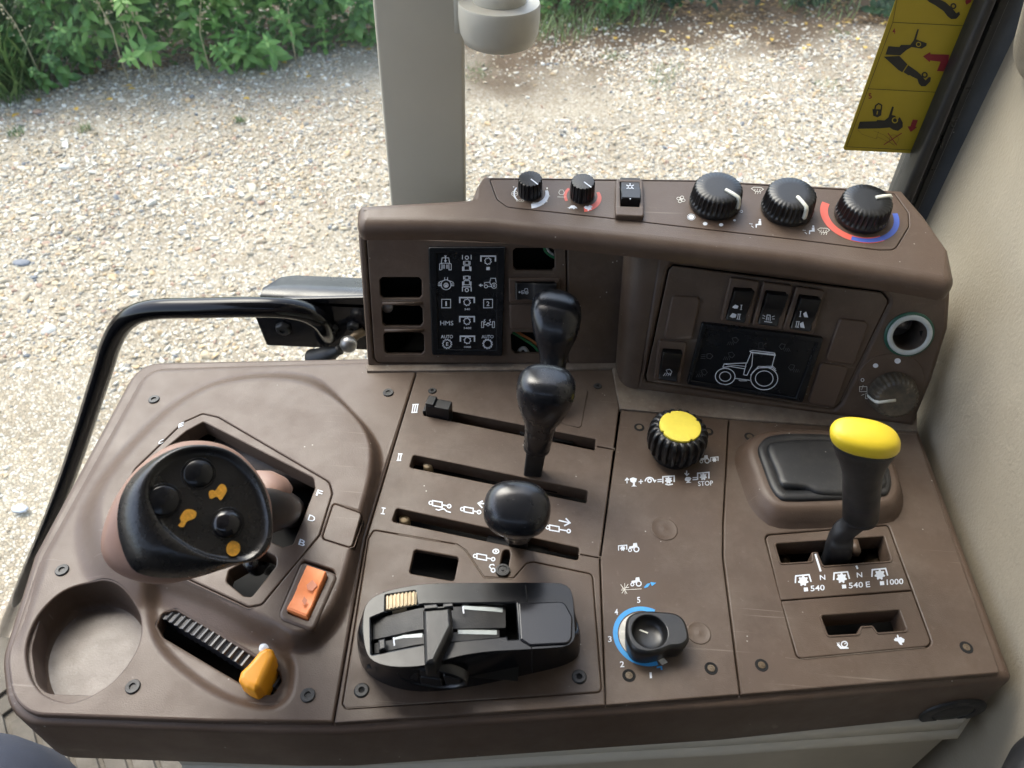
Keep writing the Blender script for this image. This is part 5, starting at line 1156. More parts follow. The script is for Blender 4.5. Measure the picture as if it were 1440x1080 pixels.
# ================================================================== JOYSTICK
# head: a rounded black face leaning toward the driver, salmon shell behind it, stalk down into the gate
jc = U(276, 712, .128)
jn = _n(CAM-jc); jn = _n(jn+np.array((.08, .02, .10))); ju = _n(np.array((1, 0, 0))-jn*jn[0]); jv = np.cross(jn, ju); PJ = Plane(jc, ju, jv)
js = thing('joystick', 'large black joystick head with round buttons and worn yellow marks', 'joystick', U(350, 720, 0))
def jr(pts, off, n=72): 
    q = smooth_poly(np.array([PJ.uv(*z1(*p)) for p in pts]), n)
    q = angular(q, np.array(PJ.uv(*z1(720, 560))), n); return q
O1 = jr([(424, 640), (430, 520), (480, 430), (560, 365), (650, 325), (740, 318), (830, 340), (900, 390), (960, 470), (985, 560), (992, 640), (978, 700), (930, 742), (840, 762), (740, 796), (640, 806), (540, 800), (470, 765)], 0)
D1 = jr([(530, 500), (560, 410), (640, 350), (730, 335), (820, 352), (890, 405), (945, 490), (972, 600), (960, 680), (905, 738), (830, 746), (740, 728), (650, 680), (575, 610)], 0)
co = np.array(PJ.uv(*z1(700, 570)))
def jring(q, h, s=1., dx=0., dy=0.): return plr(PJ, co+(q-co)*s+np.array((dx, dy)), h)
mk('head_shell', *loft([jring(O1, -.030, .86, .006, .004), jring(O1, -.018, .97, .002, .001), jring(O1, -.010, 1.0), jring(O1, -.004, .995), jring(O1*.55+D1*.45, .0030, 1.0), jring(O1*.25+D1*.75, .0056), jring(D1, .0060, 1.0), jring(D1, .0054, .965), jring(D1, .0038, .93), jring(D1, .0034, .86), jring(D1, .0040, .5), jring(D1, .0042, .02)], True, True, True), MT['joy'], js)
SB = O1*1.0
O2 = jr([(356, 690), (372, 600), (415, 500), (500, 388), (620, 308), (740, 292), (850, 322), (935, 398), (990, 500), (1000, 600), (985, 690), (905, 742), (760, 792), (640, 824), (540, 828), (440, 800), (380, 755)], 0)
mk('salmon_shell', *loft([jring(O1, -.008, .99), jring(O2*.6+O1*.4, -.0105), jring(O2, -.015), jring(O2, -.022, .99, .0, .0), jring(O2, -.036, .88, .003, .0), jring(O2, -.052, .62, .010, .001), jring(O2, -.062, .36, .016, .002)], True, False, True), MT['salmon'], js)
for (x, y, r, h, m_) in ((717, 428, .0066, .0034, 'gloss2'), (590, 525, .0068, .0032, 'gloss2'), (820, 608, .0066, .0046, 'gloss')):
    c = PJ.off(.0024).hit(*z1(x, y)); m = PJ.rot(); m[0][3], m[1][3], m[2][3] = c
    V_, F_ = lathe([(r*1.12, -.001), (r*1.14, .0016), (r*1.08, .0018), (r*1.03, .0006), (r, .0006), (r*.98, .0022), (r*.88, h*.75), (r*.6, h*1.0), (r*.3, h*1.1), (0, h*1.14)], 36); V_ = np.array([PJ.w(*(np.array([(c-PJ.o).dot(PJ.u), (c-PJ.o).dot(PJ.v)])+v[:2]), v[2]+.0024) for v in V_]); mk('button', V_, F_, MT[m_], js)
for pts in ([(756, 492), (772, 486), (778, 490), (796, 466), (812, 468), (820, 488), (808, 512), (796, 524), (784, 510), (760, 518)], [(650, 588), (668, 560), (690, 556), (710, 566), (704, 588), (676, 600), (664, 620), (644, 616), (656, 600)], [(818, 700), (826, 678), (844, 670), (864, 680), (868, 700), (860, 718), (842, 726), (824, 718)]):
    symbol('worn_mark', PJ.off(.0041), [('p', [tuple(p) for p in smooth_poly(pts, 26)])], MT['spot'], js, z1)
# stalk
sp_ = [PJ.w(0.004, -.004, -.05), U(378, 718, .046), U(402, 716, .012), U(408, 720, -.02), U(410, 724, -.05)]
mk('stalk', *tube(crv(sp_, 8), np.interp(np.linspace(0, 1, 33), [0, .5, 1], [.016, .0105, .010]), 20), MT['black'], js)
g0 = [U(352, 690, .046), U(386, 682, .034), U(402, 676, .022)]
mk('salmon_guard', *loft([ring3(c, _n(U(1, 0)*0+np.array((.5, -.5, .1))), _n(np.array((.4, .6, .5))), a, b, 24, 2.3) for c, a, b in ((U(350, 696, .050), .014, .014), (U(374, 694, .046), .0135, .013), (U(392, 694, .040), .010, .010), (U(405, 690, .034), .004, .004))], True, True, True), MT['salmon'], js)
V_, F_ = tube(crv([U(352, 790, .02), U(362, 800, .004), U(372, 790, -.01), U(378, 800, -.03)], 6), .0045, 14); mk('lower_rod', V_, F_, MT['gloss'], js)

# ================================================================== GRAB BAR, LATCH, STICKER, SEAT
gb = [UY(x, y, yy) for x, y, yy in ((30, 830, .535), (88, 690, .535), (140, 535, .535), (156, 484, .535), (176, 452, .535), (212, 436, .535), (290, 433, .535), (370, 432, .537), (418, 436, .545), (448, 449, .555), (462, 468, .568), (466, 480, .585))]
gbc = np.array(crv(gb, 8)); low = gb[0]+(gb[0]-gb[1])*.6
mk('grab_bar', *tube(np.vstack([[low], gbc]), .0098, 24), MT['bar'])
reg(bpy.data.objects['grab_bar'], 'glossy black tubular grab bar bending down beside the left edge of the console', 'grab bar')
la = thing('door_latch', 'black door latch housing with bolts behind the left end of the switch housing', 'latch', UY(440, 470, .57))
PT = Plane((0, .562, ZC), (1, 0, 0), (0, 0, 1))
panel('latch_plate', PT, [(359, 446), (375, 486, 4), (530, 493), (530, 418), (405, 421), (362, 424)], MT['gloss'], la, t=.004, bev=.001)
u0, v0 = PT.uv(365, 423); u1, _ = PT.uv(530, 418)
rows = []
for s in np.linspace(0, 1, 10):
    x = u0+(u1-u0)*s; dd = .036*min(1, (s*6+.15))**.5; zz = ZC+v0+.001+.003*s
    rows.append([(x, .562, zz-.004), (x, .562, zz), (x, .570, zz+.003), (x, .562+dd, zz+.004), (x, .562+dd, zz-.01)])
mk('latch_cover', *loft(rows, False), MT['frame'], la)
for x, y, r in ((399, 461, .0075), (497, 458, .006), (470, 460, .004)):
    V_, F_ = lathe([(r, 0), (r, .003), (r*.8, .005), (r*.4, .0052), (r*.35, .003), (0, .003)], 24, lambda k, th, rr: rr*(1-.06*np.cos(th*6))); m = PT.rot(); m[0][3], m[1][3], m[2][3] = PT.hit(x, y)
    V_ = (np.array(m)[:3, :3]@V_.T).T+PT.hit(x, y); mk('bolt', V_, F_, MT['seal'], la, sharp=40)
bj = [UY(440, 506, .545), UY(462, 499, .542), UY(478, 492, .540)]
mk('ball_joint_arm', *tube(crv(bj, 6), [.011, .011, .010, .010, .0095, .009, .0085, .0075, .0062, .0055, .005, .005, .005], 18), MT['blackm'], la)
V_, F_ = lathe([(.0001, -.0085), (.004, -.0076), (.0070, -.005), (.0085, 0), (.0070, .005), (.004, .0076), (.0001, .0085)], 24); mk('ball_joint', V_+UY(490, 484, .540), F_, MT['steel'], la)
mk('ball_stud', *tube([UY(492, 480, .542), UY(503, 470, .556), UY(512, 466, .56)], .0045, 14), MT['brass'], la)

st = thing('instruction_sticker', 'yellow instruction sticker with hook pictograms, panels 4 and 5, stuck on the side window', 'sticker', PG.hit(1250, 120))
PSt = Plane((0, .590, ZC), (1, 0, 0), (0, 0, 1)); zs = ZM(1140, 0, 3.3733)
panel('sticker_sheet', PSt, [(1293, -95, 3), (1426, -98, 3), (1288, 216, 4), (1185, 211, 3)], MT['stick'], st, t=.0003, bev=.0001)
PSs = PSt
def K(n_, prims, m_='sblack'): return symbol(n_, PSs, prims, MT[m_], st, zs, .0004)
K('border_line', [('l', [(412, -20), (389, 104), (170, 695), (487, 711), (735, 127), (800, -20)], 2.2)]); K('border_line', [('l', [(389, 105), (741, 122)], 2.4)]); K('border_line', [('l', [(272, 420), (606, 437)], 2.4)])
K('hook_pictogram', [('p', [(545, -8), (600, -8), (640, 10), (672, 40), (690, 62), (704, 54), (708, 68), (690, 88), (666, 90), (648, 76), (630, 52), (590, 24), (560, 8)]), ('c', 676, 28, 11, 7)])
K('red_arrow', [('p', [(738, -6), (764, -6), (758, 10), (738, 22), (732, 8)])], 'sred')
K('hook_pictogram', [('p', [(368, 218), (420, 222), (428, 212), (472, 212), (488, 190), (505, 138), (513, 138), (500, 186), (520, 194), (550, 204), (548, 216), (526, 230), (500, 226), (478, 222), (454, 236), (424, 262), (354, 258)]),
    ('p', [(346, 268), (420, 264), (458, 304), (434, 342), (414, 330)]), ('p', [(462, 308), (505, 338), (520, 352), (544, 380), (560, 364), (570, 366), (566, 386), (544, 408), (524, 408), (512, 396), (505, 374), (480, 362), (470, 356), (462, 356), (438, 340)]), ('c', 540, 354, 11, 7)])
symbol('pictogram_hole', PSs, [('c', 510, 208, 10, 4)], MT['stick'], st, zs, .0009)
symbol('pictogram_gap', PSs, [('l', [(434, 343), (460, 306)], 3)], MT['stick'], st, zs, .0009)
K('red_arrow', [('p', [(532, 266), (566, 246), (568, 256), (656, 258), (652, 290), (630, 338), (598, 336), (616, 292), (566, 286), (564, 294)])], 'sred')
K('padlock', [('p', [(292, 516), (336, 518), (334, 546), (316, 556), (296, 548)]), ('l', [(304, 518), (308, 500), (322, 490), (336, 498), (334, 520)], 6)])
symbol('padlock_keyhole', PSs, [('l', [(316, 524), (313, 540)], 5)], MT['stick'], st, zs, .0009)
K('hook_pictogram', [('p', [(232, 576), (310, 574), (316, 568), (350, 570), (368, 556), (386, 504), (394, 506), (384, 544), (400, 548), (412, 566), (422, 554), (436, 580), (436, 602), (414, 620), (390, 614), (374, 604), (326, 608), (222, 610)])])
symbol('pictogram_hole', PSs, [('c', 398, 568, 12, 5)], MT['stick'], st, zs, .0009)
K('ghost_outline', [('l', [(222, 614), (244, 636), (310, 658), (318, 648), (380, 678), (398, 690)], 2), ('l', [(300, 620), (350, 640), (384, 668)], 2), ('c', 394, 660, 22, 2), ('l', [(310, 655), (322, 622)], 2)], 'sdim')
K('red_cross', [('l', [(346, 686), (432, 630)], 4), ('l', [(366, 630), (408, 688)], 4)], 'sred')
K('red_arrow', [('p', [(484, 566), (508, 568), (496, 600), (504, 602), (474, 626), (458, 598), (472, 598)])], 'sred')
text('4', PSs, zs(388, 160), zs(402, 159), 26/3.37, MT['sred'], st, .0004); text('5', PSs, zs(274, 468), zs(290, 467), 26/3.37, MT['sred'], st, .0004)

# seat corner bottom right, cushion bottom left
sx = [UY(1452, 1100, .10), UY(1428, 1062, .12), UY(1452, 1040, .14)]
V_, F_ = tube(crv([U(1450, 1135, -.03), U(1462, 1100, -.03), U(1475, 1080, -.03), U(1505, 1065, -.03)], 6), .018, 16)
mk('seat_edge', V_, F_, MT['blackm']); reg(bpy.data.objects['seat_edge'], 'dark seat edge in the bottom right corner below the console', 'seat')
navy = mat('navy_cloth', (.018, .022, .038), .8, .6, 500, .1, 20, rvar=0)
V_, F_ = loft([ring3(np.array((-.36, -.02, ZC-.10))+np.array((-.02*k, -.03*k, -.03*k*k*.2)), np.array((1, 0, 0)), _n(np.array((0, 1, .4))), a, a*.9, 28, 2.2) for k, a in enumerate((.002, .03, .045, .055, .06, .06))], True, True, True)
# rounded navy cushion, low in the corner
cb = U(-85, 1150, -.25); V_, F_ = lathe([(.0001, .085), (.03, .082), (.06, .068), (.08, .04), (.088, 0), (.088, -.1)], 40); V_ = V_*np.array((1, .9, 1))
mk('seat_bolster', V_+cb+np.array((0, 0, -.06)), F_, navy); reg(bpy.data.objects['seat_bolster'], 'rounded navy cloth bolster in the bottom left corner above the ribbed mat', 'cushion')

# ================================================================== YARD
def ground_mat():
    m = bpy.data.materials.new('gravel_yard'); m.use_nodes = True; nt = m.node_tree; N = nt.nodes; L = nt.links; b = N['Principled BSDF']; b.inputs['Roughness'].default_value = .95
    g = N.new('ShaderNodeNewGeometry'); pos = g.outputs['Position']
    def noise(sc, det=5):
        n = N.new('ShaderNodeTexNoise'); n.inputs['Scale'].default_value = sc; n.inputs['Detail'].default_value = det; L.new(pos, n.inputs['Vector']); return n.outputs[0]
    def ramp(src, cols):
        r = N.new('ShaderNodeValToRGB'); L.new(src, r.inputs[0]); e = r.color_ramp.elements
        e[0].position = cols[0][0]; e[0].color = (*cols[0][1], 1); e[1].position = cols[-1][0]; e[1].color = (*cols[-1][1], 1)
        for p, c in cols[1:-1]: k = e.new(p); k.color = (*c, 1)
        return r.outputs[0]
    base = ramp(noise(2.2, 7), [(.3, (.235, .19, .125)), (.5, (.31, .26, .18)), (.7, (.38, .33, .24))])
    v = N.new('ShaderNodeTexVoronoi'); v.inputs['Scale'].default_value = 75; L.new(pos, v.inputs['Vector'])
    peb = ramp(v.outputs['Color'], [(.15, (.16, .14, .12)), (.4, (.34, .28, .2)), (.6, (.5, .46, .38)), (.85, (.62, .6, .55))])
    v2 = N.new('ShaderNodeTexVoronoi'); v2.inputs['Scale'].default_value = 75; v2.feature = 'DISTANCE_TO_EDGE'; L.new(pos, v2.inputs['Vector'])
    mr = N.new('ShaderNodeMapRange'); mr.inputs[1].default_value = .02; mr.inputs[2].default_value = .12; L.new(v2.outputs['Distance'], mr.inputs[0])
    mm = N.new('ShaderNodeMath'); mm.operation = 'MULTIPLY'; mm.inputs[1].default_value = .5; L.new(mr.outputs[0], mm.inputs[0])
    mx = N.new('ShaderNodeMix'); mx.data_type = 'RGBA'; L.new(mm.outputs[0], mx.inputs[0]); L.new(base, mx.inputs[6]); L.new(peb, mx.inputs[7])
    # brown litter towards the hedge
    sp = N.new('ShaderNodeSeparateXYZ'); L.new(pos, sp.inputs[0]); my = N.new('ShaderNodeMath'); my.operation = 'MULTIPLY_ADD'; L.new(sp.outputs[0], my.inputs[0]); my.inputs[1].default_value = -.30; L.new(sp.outputs[1], my.inputs[2])
    ns = N.new('ShaderNodeMath'); ns.operation = 'MULTIPLY_ADD'; L.new(noise(1.3, 6), ns.inputs[0]); ns.inputs[1].default_value = 2.4; L.new(my.outputs[0], ns.inputs[2])
    m3 = N.new('ShaderNodeMapRange'); m3.inputs[1].default_value = 7.3; m3.inputs[2].default_value = 8.1; mrx = N.new('ShaderNodeMapRange'); mrx.inputs[1].default_value = -1.6; mrx.inputs[2].default_value = -.5; mrx.inputs[4].default_value = 1.0; L.new(sp.outputs[0], mrx.inputs[0]); ax = N.new('ShaderNodeMath'); L.new(ns.outputs[0], ax.inputs[0]); L.new(mrx.outputs[0], ax.inputs[1]); L.new(ax.outputs[0], m3.inputs[0])
    m4 = N.new('ShaderNodeMix'); m4.data_type = 'RGBA'; L.new(m3.outputs[0], m4.inputs[0]); L.new(mx.outputs[2], m4.inputs[6]); m4.inputs[7].default_value = (.10, .065, .035, 1)
    L.new(m4.outputs[2], b.inputs['Base Color'])
    bp = N.new('ShaderNodeBump'); bp.inputs['Strength'].default_value = .8; bp.inputs['Distance'].default_value = .01; L.new(mr.outputs[0], bp.inputs['Height']); L.new(bp.outputs[0], b.inputs['Normal'])
    return m
gx = np.linspace(-40, 40, 3); V = []; Fs = []
xs = np.r_[-60, -20, np.linspace(-8, 8, 90), 20, 60]; ys = np.r_[-30, -8, np.linspace(-1, 10, 70), 20, 60]
def gh(x, y): return .018*math.sin(x*1.7+y*.6)*math.sin(y*1.3-x*.4)+.008*math.sin(x*5+1)*math.sin(y*4.3)
for y in ys:
    for x in xs: V.append((x, y, gh(x, y)))
m_ = len(xs)
for i in range(len(ys)-1):
    for j in range(m_-1): Fs.append((i*m_+j, i*m_+j+1, (i+1)*m_+j+1, (i+1)*m_+j))
gr = mk('ground', V, Fs, ground_mat(), base=(0, 0, 0)); gr['kind'] = 'structure'

def inst_stuff(name, variants, P, S_, Rz, kind_ix, material_fn=None):
    """scatter: one point-cloud mesh whose geometry nodes place the variants"""
    col = bpy.data.collections.new(name+'_variants')
    for o in variants:
        for c in list(o.users_collection): c.objects.unlink(o)
        col.objects.link(o)
    me = bpy.data.meshes.new(name); me.from_pydata(P.tolist(), [], [])
    a = me.attributes.new('sc', 'FLOAT_VECTOR', 'POINT'); a.data.foreach_set('vector', S_.ravel())
    a = me.attributes.new('rt', 'FLOAT_VECTOR', 'POINT'); a.data.foreach_set('vector', Rz.ravel())
    a = me.attributes.new('ix', 'INT', 'POINT'); a.data.foreach_set('value', kind_ix.astype(np.int32))
    o = bpy.data.objects.new(name, me); COL.objects.link(o)
    ng = bpy.data.node_groups.new(name, 'GeometryNodeTree'); ng.interface.new_socket('Geometry', in_out='INPUT', socket_type='NodeSocketGeometry'); ng.interface.new_socket('Geometry', in_out='OUTPUT', socket_type='NodeSocketGeometry')
    N = ng.nodes; L = ng.links; gi = N.new('NodeGroupInput'); go = N.new('NodeGroupOutput'); ip = N.new('GeometryNodeInstanceOnPoints'); ci = N.new('GeometryNodeCollectionInfo')
    ci.inputs['Collection'].default_value = col; ci.inputs['Separate Children'].default_value = True; ci.inputs['Reset Children'].default_value = True
    def attr(n, t):
        x = N.new('GeometryNodeInputNamedAttribute'); x.data_type = t; x.inputs['Name'].default_value = n; return x.outputs['Attribute']
    L.new(gi.outputs[0], ip.inputs['Points']); L.new(ci.outputs[0], ip.inputs['Instance']); ip.inputs['Pick Instance'].default_value = True
    L.new(attr('ix', 'INT'), ip.inputs['Instance Index']); L.new(attr('sc', 'FLOAT_VECTOR'), ip.inputs['Scale'])
    e2r = N.new('FunctionNodeEulerToRotation'); L.new(attr('rt', 'FLOAT_VECTOR'), e2r.inputs[0]); L.new(e2r.outputs[0], ip.inputs['Rotation'])
    L.new(ip.outputs[0], go.inputs[0]); md = o.modifiers.new('scatter', 'NODES'); md.node_group = ng
    return o
def ico(sub=1):
    t = (1+5**.5)/2; v = [(-1, t, 0), (1, t, 0), (-1, -t, 0), (1, -t, 0), (0, -1, t), (0, 1, t), (0, -1, -t), (0, 1, -t), (t, 0, -1), (t, 0, 1), (-t, 0, -1), (-t, 0, 1)]
    f = [(0, 11, 5), (0, 5, 1), (0, 1, 7), (0, 7, 10), (0, 10, 11), (1, 5, 9), (5, 11, 4), (11, 10, 2), (10, 7, 6), (7, 1, 8), (3, 9, 4), (3, 4, 2), (3, 2, 6), (3, 6, 8), (3, 8, 9), (4, 9, 5), (2, 4, 11), (6, 2, 10), (8, 6, 7), (9, 8, 1)]
    v = [_n(p) for p in v]
    for _ in range(sub):
        c = {}; nf = []
        def mid(a, b):
            k = (min(a, b), max(a, b))
            if k not in c: c[k] = len(v); v.append(_n(v[a]+v[b]))
            return c[k]
        for a, b, d in f: ab, bd, da = mid(a, b), mid(b, d), mid(d, a); nf += [(a, ab, da), (b, bd, ab), (d, da, bd), (ab, bd, da)]
        f = nf
    return np.array(v), f
def stone_mat():
    m = bpy.data.materials.new('gravel_stone'); m.use_nodes = True; nt = m.node_tree; N = nt.nodes; L = nt.links; b = N['Principled BSDF']; b.inputs['Roughness'].default_value = .75
    oi = N.new('ShaderNodeObjectInfo'); r = N.new('ShaderNodeValToRGB'); L.new(oi.outputs['Random'], r.inputs[0]); cr = r.color_ramp; cr.interpolation = 'CONSTANT'
    cols = [(0, (.50, .45, .35)), (.14, (.58, .54, .45)), (.26, (.38, .32, .23)), (.38, (.46, .42, .34)), (.48, (.32, .29, .24)), (.54, (.24, .225, .195)), (.57, (.47, .38, .25)), (.74, (.68, .65, .57)), (.84, (.32, .26, .18)), (.89, (.50, .36, .20)), (.93, (.36, .24, .17)), (.975, (.16, .17, .18))]
    e = cr.elements; e[0].color = (*cols[0][1], 1); e[1].position = cols[1][0]; e[1].color = (*cols[1][1], 1)
    for p, c in cols[2:]: k = e.new(p); k.color = (*c, 1)
    n = N.new('ShaderNodeTexNoise'); n.inputs['Scale'].default_value = 3; tc = N.new('ShaderNodeTexCoord'); L.new(tc.outputs['Object'], n.inputs[0])
    mx = N.new('ShaderNodeMix'); mx.data_type = 'RGBA'; mx.blend_type = 'MULTIPLY'; mx.inputs[0].default_value = .35; L.new(r.outputs[0], mx.inputs[6]); L.new(n.outputs[0], mx.inputs[7]); L.new(mx.outputs[2], b.inputs['Base Color'])
    return m
SM = stone_mat(); stones = []
for k in range(8):
    v, f = ico(1); rg2 = np.random.default_rng(k); 
    for _ in range(5): d = _n(rg2.normal(size=3)); v = v-np.outer(np.clip(v@d-.62, 0, 1)*.8, d)
    v = v*(1+.10*rg2.normal(size=(len(v), 1)))*np.array((1, .78, .55)); me = bpy.data.meshes.new('stone'); me.from_pydata(v.tolist(), [], f); me.polygons.foreach_set('use_smooth', [True]*len(me.polygons)); me.materials.append(SM)
    o = bpy.data.objects.new('stone', me); COL.objects.link(o); stones.append(o)
Np = 430000
Y_ = .75+(rng.random(Np)**.75)*8.6; X_ = -.75*Y_-1.3+rng.random(Np)*(1.5*Y_+2.4)
from mathutils import noise as mno
dens = np.array([mno.noise(Vector((x*.55, y*.9, 0)))+.5*mno.noise(Vector((x*2.7, y*2.7, 4.))) for x, y in zip(X_, Y_)])
light = np.clip((Y_-1.9-.25*X_)/2.4, 0, 1)         # more loose stone further from the wheel track
lit = Y_-.30*X_
keep = rng.random(Np) < np.clip(.08+.42*light+dens*.75, .03, .8)*np.where(lit+np.clip((X_+1.6), 0, 1)*.7 > 6.1+dens*1.2, .22, 1)
X_, Y_, dens = X_[keep], Y_[keep], dens[keep]; n_ = len(X_)
s_ = np.exp(rng.normal(math.log(.0076), .42, n_)); s_ = np.clip(s_, .003, .032)*(1+.025*Y_)
Z_ = np.array([gh(x, y) for x, y in zip(X_, Y_)])+s_*.12
S_ = np.stack([s_*rng.uniform(.8, 1.3, n_), s_*rng.uniform(.8, 1.2, n_), s_*rng.uniform(.6, 1.1, n_)], 1)
R_ = np.stack([rng.normal(0, .35, n_), rng.normal(0, .35, n_), rng.random(n_)*6.28], 1)
gs = inst_stuff('gravel', stones, np.stack([X_, Y_, Z_], 1), S_, R_, rng.integers(0, 8, n_)); reg(gs, 'loose pale river gravel covering the yard', 'gravel', kind='stuff')
# a few flat dark stones and a light slab
for (px, py, r, c, lab) in ((32, 372, .045, 'darkstone', 'flat dark grey stone lying in the gravel at the left edge of the photo'), (30, 718, .030, 'palestone', 'flat pale bluish stone lying in the gravel left of the grab bar foot')):
    if c not in MT: MT[c] = mat(c, (.14, .15, .17) if c == 'darkstone' else (.42, .45, .50), .8, .5, 200, .15, 40)
    g_ = UG(px, py); v, f = ico(2); v = v*np.array((r, r*.6, r*.22))*(1+.05*np.random.default_rng(3).normal(size=(len(v), 1)))
    o = mk('flat_stone', v+g_+np.array((0, 0, .012)), f, MT[c]); reg(o, lab, 'stone')

# ------------------------------------------------------------------ foliage
def leaf_mat(name, c0, c1, c2):
    m = bpy.data.materials.new(name); m.use_nodes = True; nt = m.node_tree; N = nt.nodes; L = nt.links; b = N['Principled BSDF']; b.inputs['Roughness'].default_value = .5
    g = N.new('ShaderNodeNewGeometry'); n = N.new('ShaderNodeTexNoise'); n.inputs['Scale'].default_value = 5; n.inputs['Detail'].default_value = 3; L.new(g.outputs['Position'], n.inputs[0])
    ad = N.new('ShaderNodeMath'); ad.operation = 'MULTIPLY_ADD'; L.new(g.outputs['Random Per Island'], ad.inputs[0]); ad.inputs[1].default_value = .5; mr = N.new('ShaderNodeMapRange'); mr.inputs[1].default_value = .3; mr.inputs[2].default_value = .7; mr.inputs[4].default_value = .5; L.new(n.outputs[0], mr.inputs[0]); L.new(mr.outputs[0], ad.inputs[2])
    r = N.new('ShaderNodeValToRGB'); L.new(ad.outputs[0], r.inputs[0]); e = r.color_ramp.elements; e[0].position = .15; e[0].color = (*c0, 1); e[1].position = .9; e[1].color = (*c2, 1); k = e.new(.5); k.color = (*c1, 1)
    L.new(r.outputs[0], b.inputs['Base Color'])
    tl = N.new('ShaderNodeBsdfTranslucent'); L.new(r.outputs[0], tl.inputs[0]); mx = N.new('ShaderNodeMixShader'); mx.inputs[0].default_value = .3; out = N['Material Output']
    L.new(b.outputs[0], mx.inputs[1]); L.new(tl.outputs[0], mx.inputs[2]); L.new(mx.outputs[0], out.inputs[0]); return m
LM = {'nettle': leaf_mat('nettle_leaf', (.06, .15, .03), (.14, .30, .06), (.29, .46, .13)), 'bramble': leaf_mat('bramble_leaf', (.035, .09, .026), (.085, .20, .045), (.18, .33, .09)),
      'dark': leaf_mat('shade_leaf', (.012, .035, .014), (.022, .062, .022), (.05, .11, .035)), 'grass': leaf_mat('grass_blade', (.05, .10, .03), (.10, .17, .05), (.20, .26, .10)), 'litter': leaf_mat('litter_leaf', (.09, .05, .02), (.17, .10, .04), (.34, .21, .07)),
      'yel': leaf_mat('yellowed_leaf', (.35, .22, .03), (.5, .33, .05), (.6, .45, .10))}
stem_m = mat('green_stem', (.10, .13, .05), .6, rvar=0)
def leaf(p, d, up, L_, w, fold=.25, droop=.3):
    """lance-shaped folded leaf, 5 stations"""
    d = _n(d); s = _n(np.cross(d, up)); u = np.cross(s, d); V = []; st = [(0, .10), (.22, .75), (.48, 1.), (.75, .62), (1, .02)]
    for t, ww in st:
        c = p+d*L_*t-u*L_*droop*t*t; h = w*ww*.5; V += [c-s*h+u*h*fold*2, c, c+s*h+u*h*fold*2]
    Fs = []
    for i in range(4): a = i*3; Fs += [(a, a+1, a+4, a+3), (a+1, a+2, a+5, a+4)]
    return V, Fs
def clump(gen):
    V = []; Fs = []
    for v, f in gen: b = len(V); V += list(v); Fs += [tuple(i+b for i in q) for q in f]
    return np.array(V), Fs
def shoot(seed, H=.42, levels=8, L0=.085, w=.042):
    r = random.Random(seed); g = []; bend = r.uniform(-.25, .25); bend2 = r.uniform(-.2, .2)
    for k in range(levels):
        t = (k+1.2)/(levels+.6); c = np.array((bend*H*t*t, bend2*H*t*t, H*t)); a0 = r.random()*.6+(k % 2)*math.pi/2
        sz = L0*(1.15-.62*t) if k < levels-1 else L0*.4
        for j in range(2 if k < levels-2 else 4):
            a = a0+j*(math.pi if k < levels-2 else math.pi/2)+r.uniform(-.2, .2); el = r.uniform(-.15, .35)+.4*t
            g.append(leaf(c, np.array((math.cos(a), math.sin(a), el)), np.array((0, 0, 1.)), sz*r.uniform(.85, 1.15), w*(sz/L0)*1.05, .2, r.uniform(.25, .55)))
    V, Fs = clump(g); P = [(bend*H*t*t, bend2*H*t*t, H*t) for t in np.linspace(0, 1, 6)]; sv, sf = tube(P, np.linspace(.004, .0015, 6), 5); return V, Fs, sv, sf
def mesh2(name, V, Fs, m1, sv=None, sf=None, m2=None):
    me = bpy.data.meshes.new(name); n0 = len(V); f0 = len(Fs)
    if sv is not None: V = np.vstack([V, sv]); Fs = list(Fs)+[tuple(i+n0 for i in q) for q in sf]
    me.from_pydata(np.asarray(V).tolist(), [], [list(map(int, f)) for f in Fs]); me.materials.append(m1)
    if m2: me.materials.append(m2); me.polygons.foreach_set('material_index', [0]*f0+[1]*(len(Fs)-f0))
    me.polygons.foreach_set('use_smooth', [True]*len(me.polygons)); me.update(); return me
SH = {}
for kk, mt_, L0, w, H in (('nettle', 'nettle', .10, .046, .46), ('bramble', 'bramble', .075, .052, .38), ('dark', 'dark', .08, .05, .42)):
    SH[kk] = [mesh2(kk+'_shoot', *shoot(s*7+1, H, 8, L0, w)[:2], LM[mt_], *shoot(s*7+1, H, 8, L0, w)[2:], stem_m) for s in range(5)]
def bc(px, py, ry): g_ = UG(px, py); d_ = _n(np.array((g_[0], g_[1]))); return (g_[0]+d_[0]*ry*.9, g_[1]+d_[1]*ry*.9)
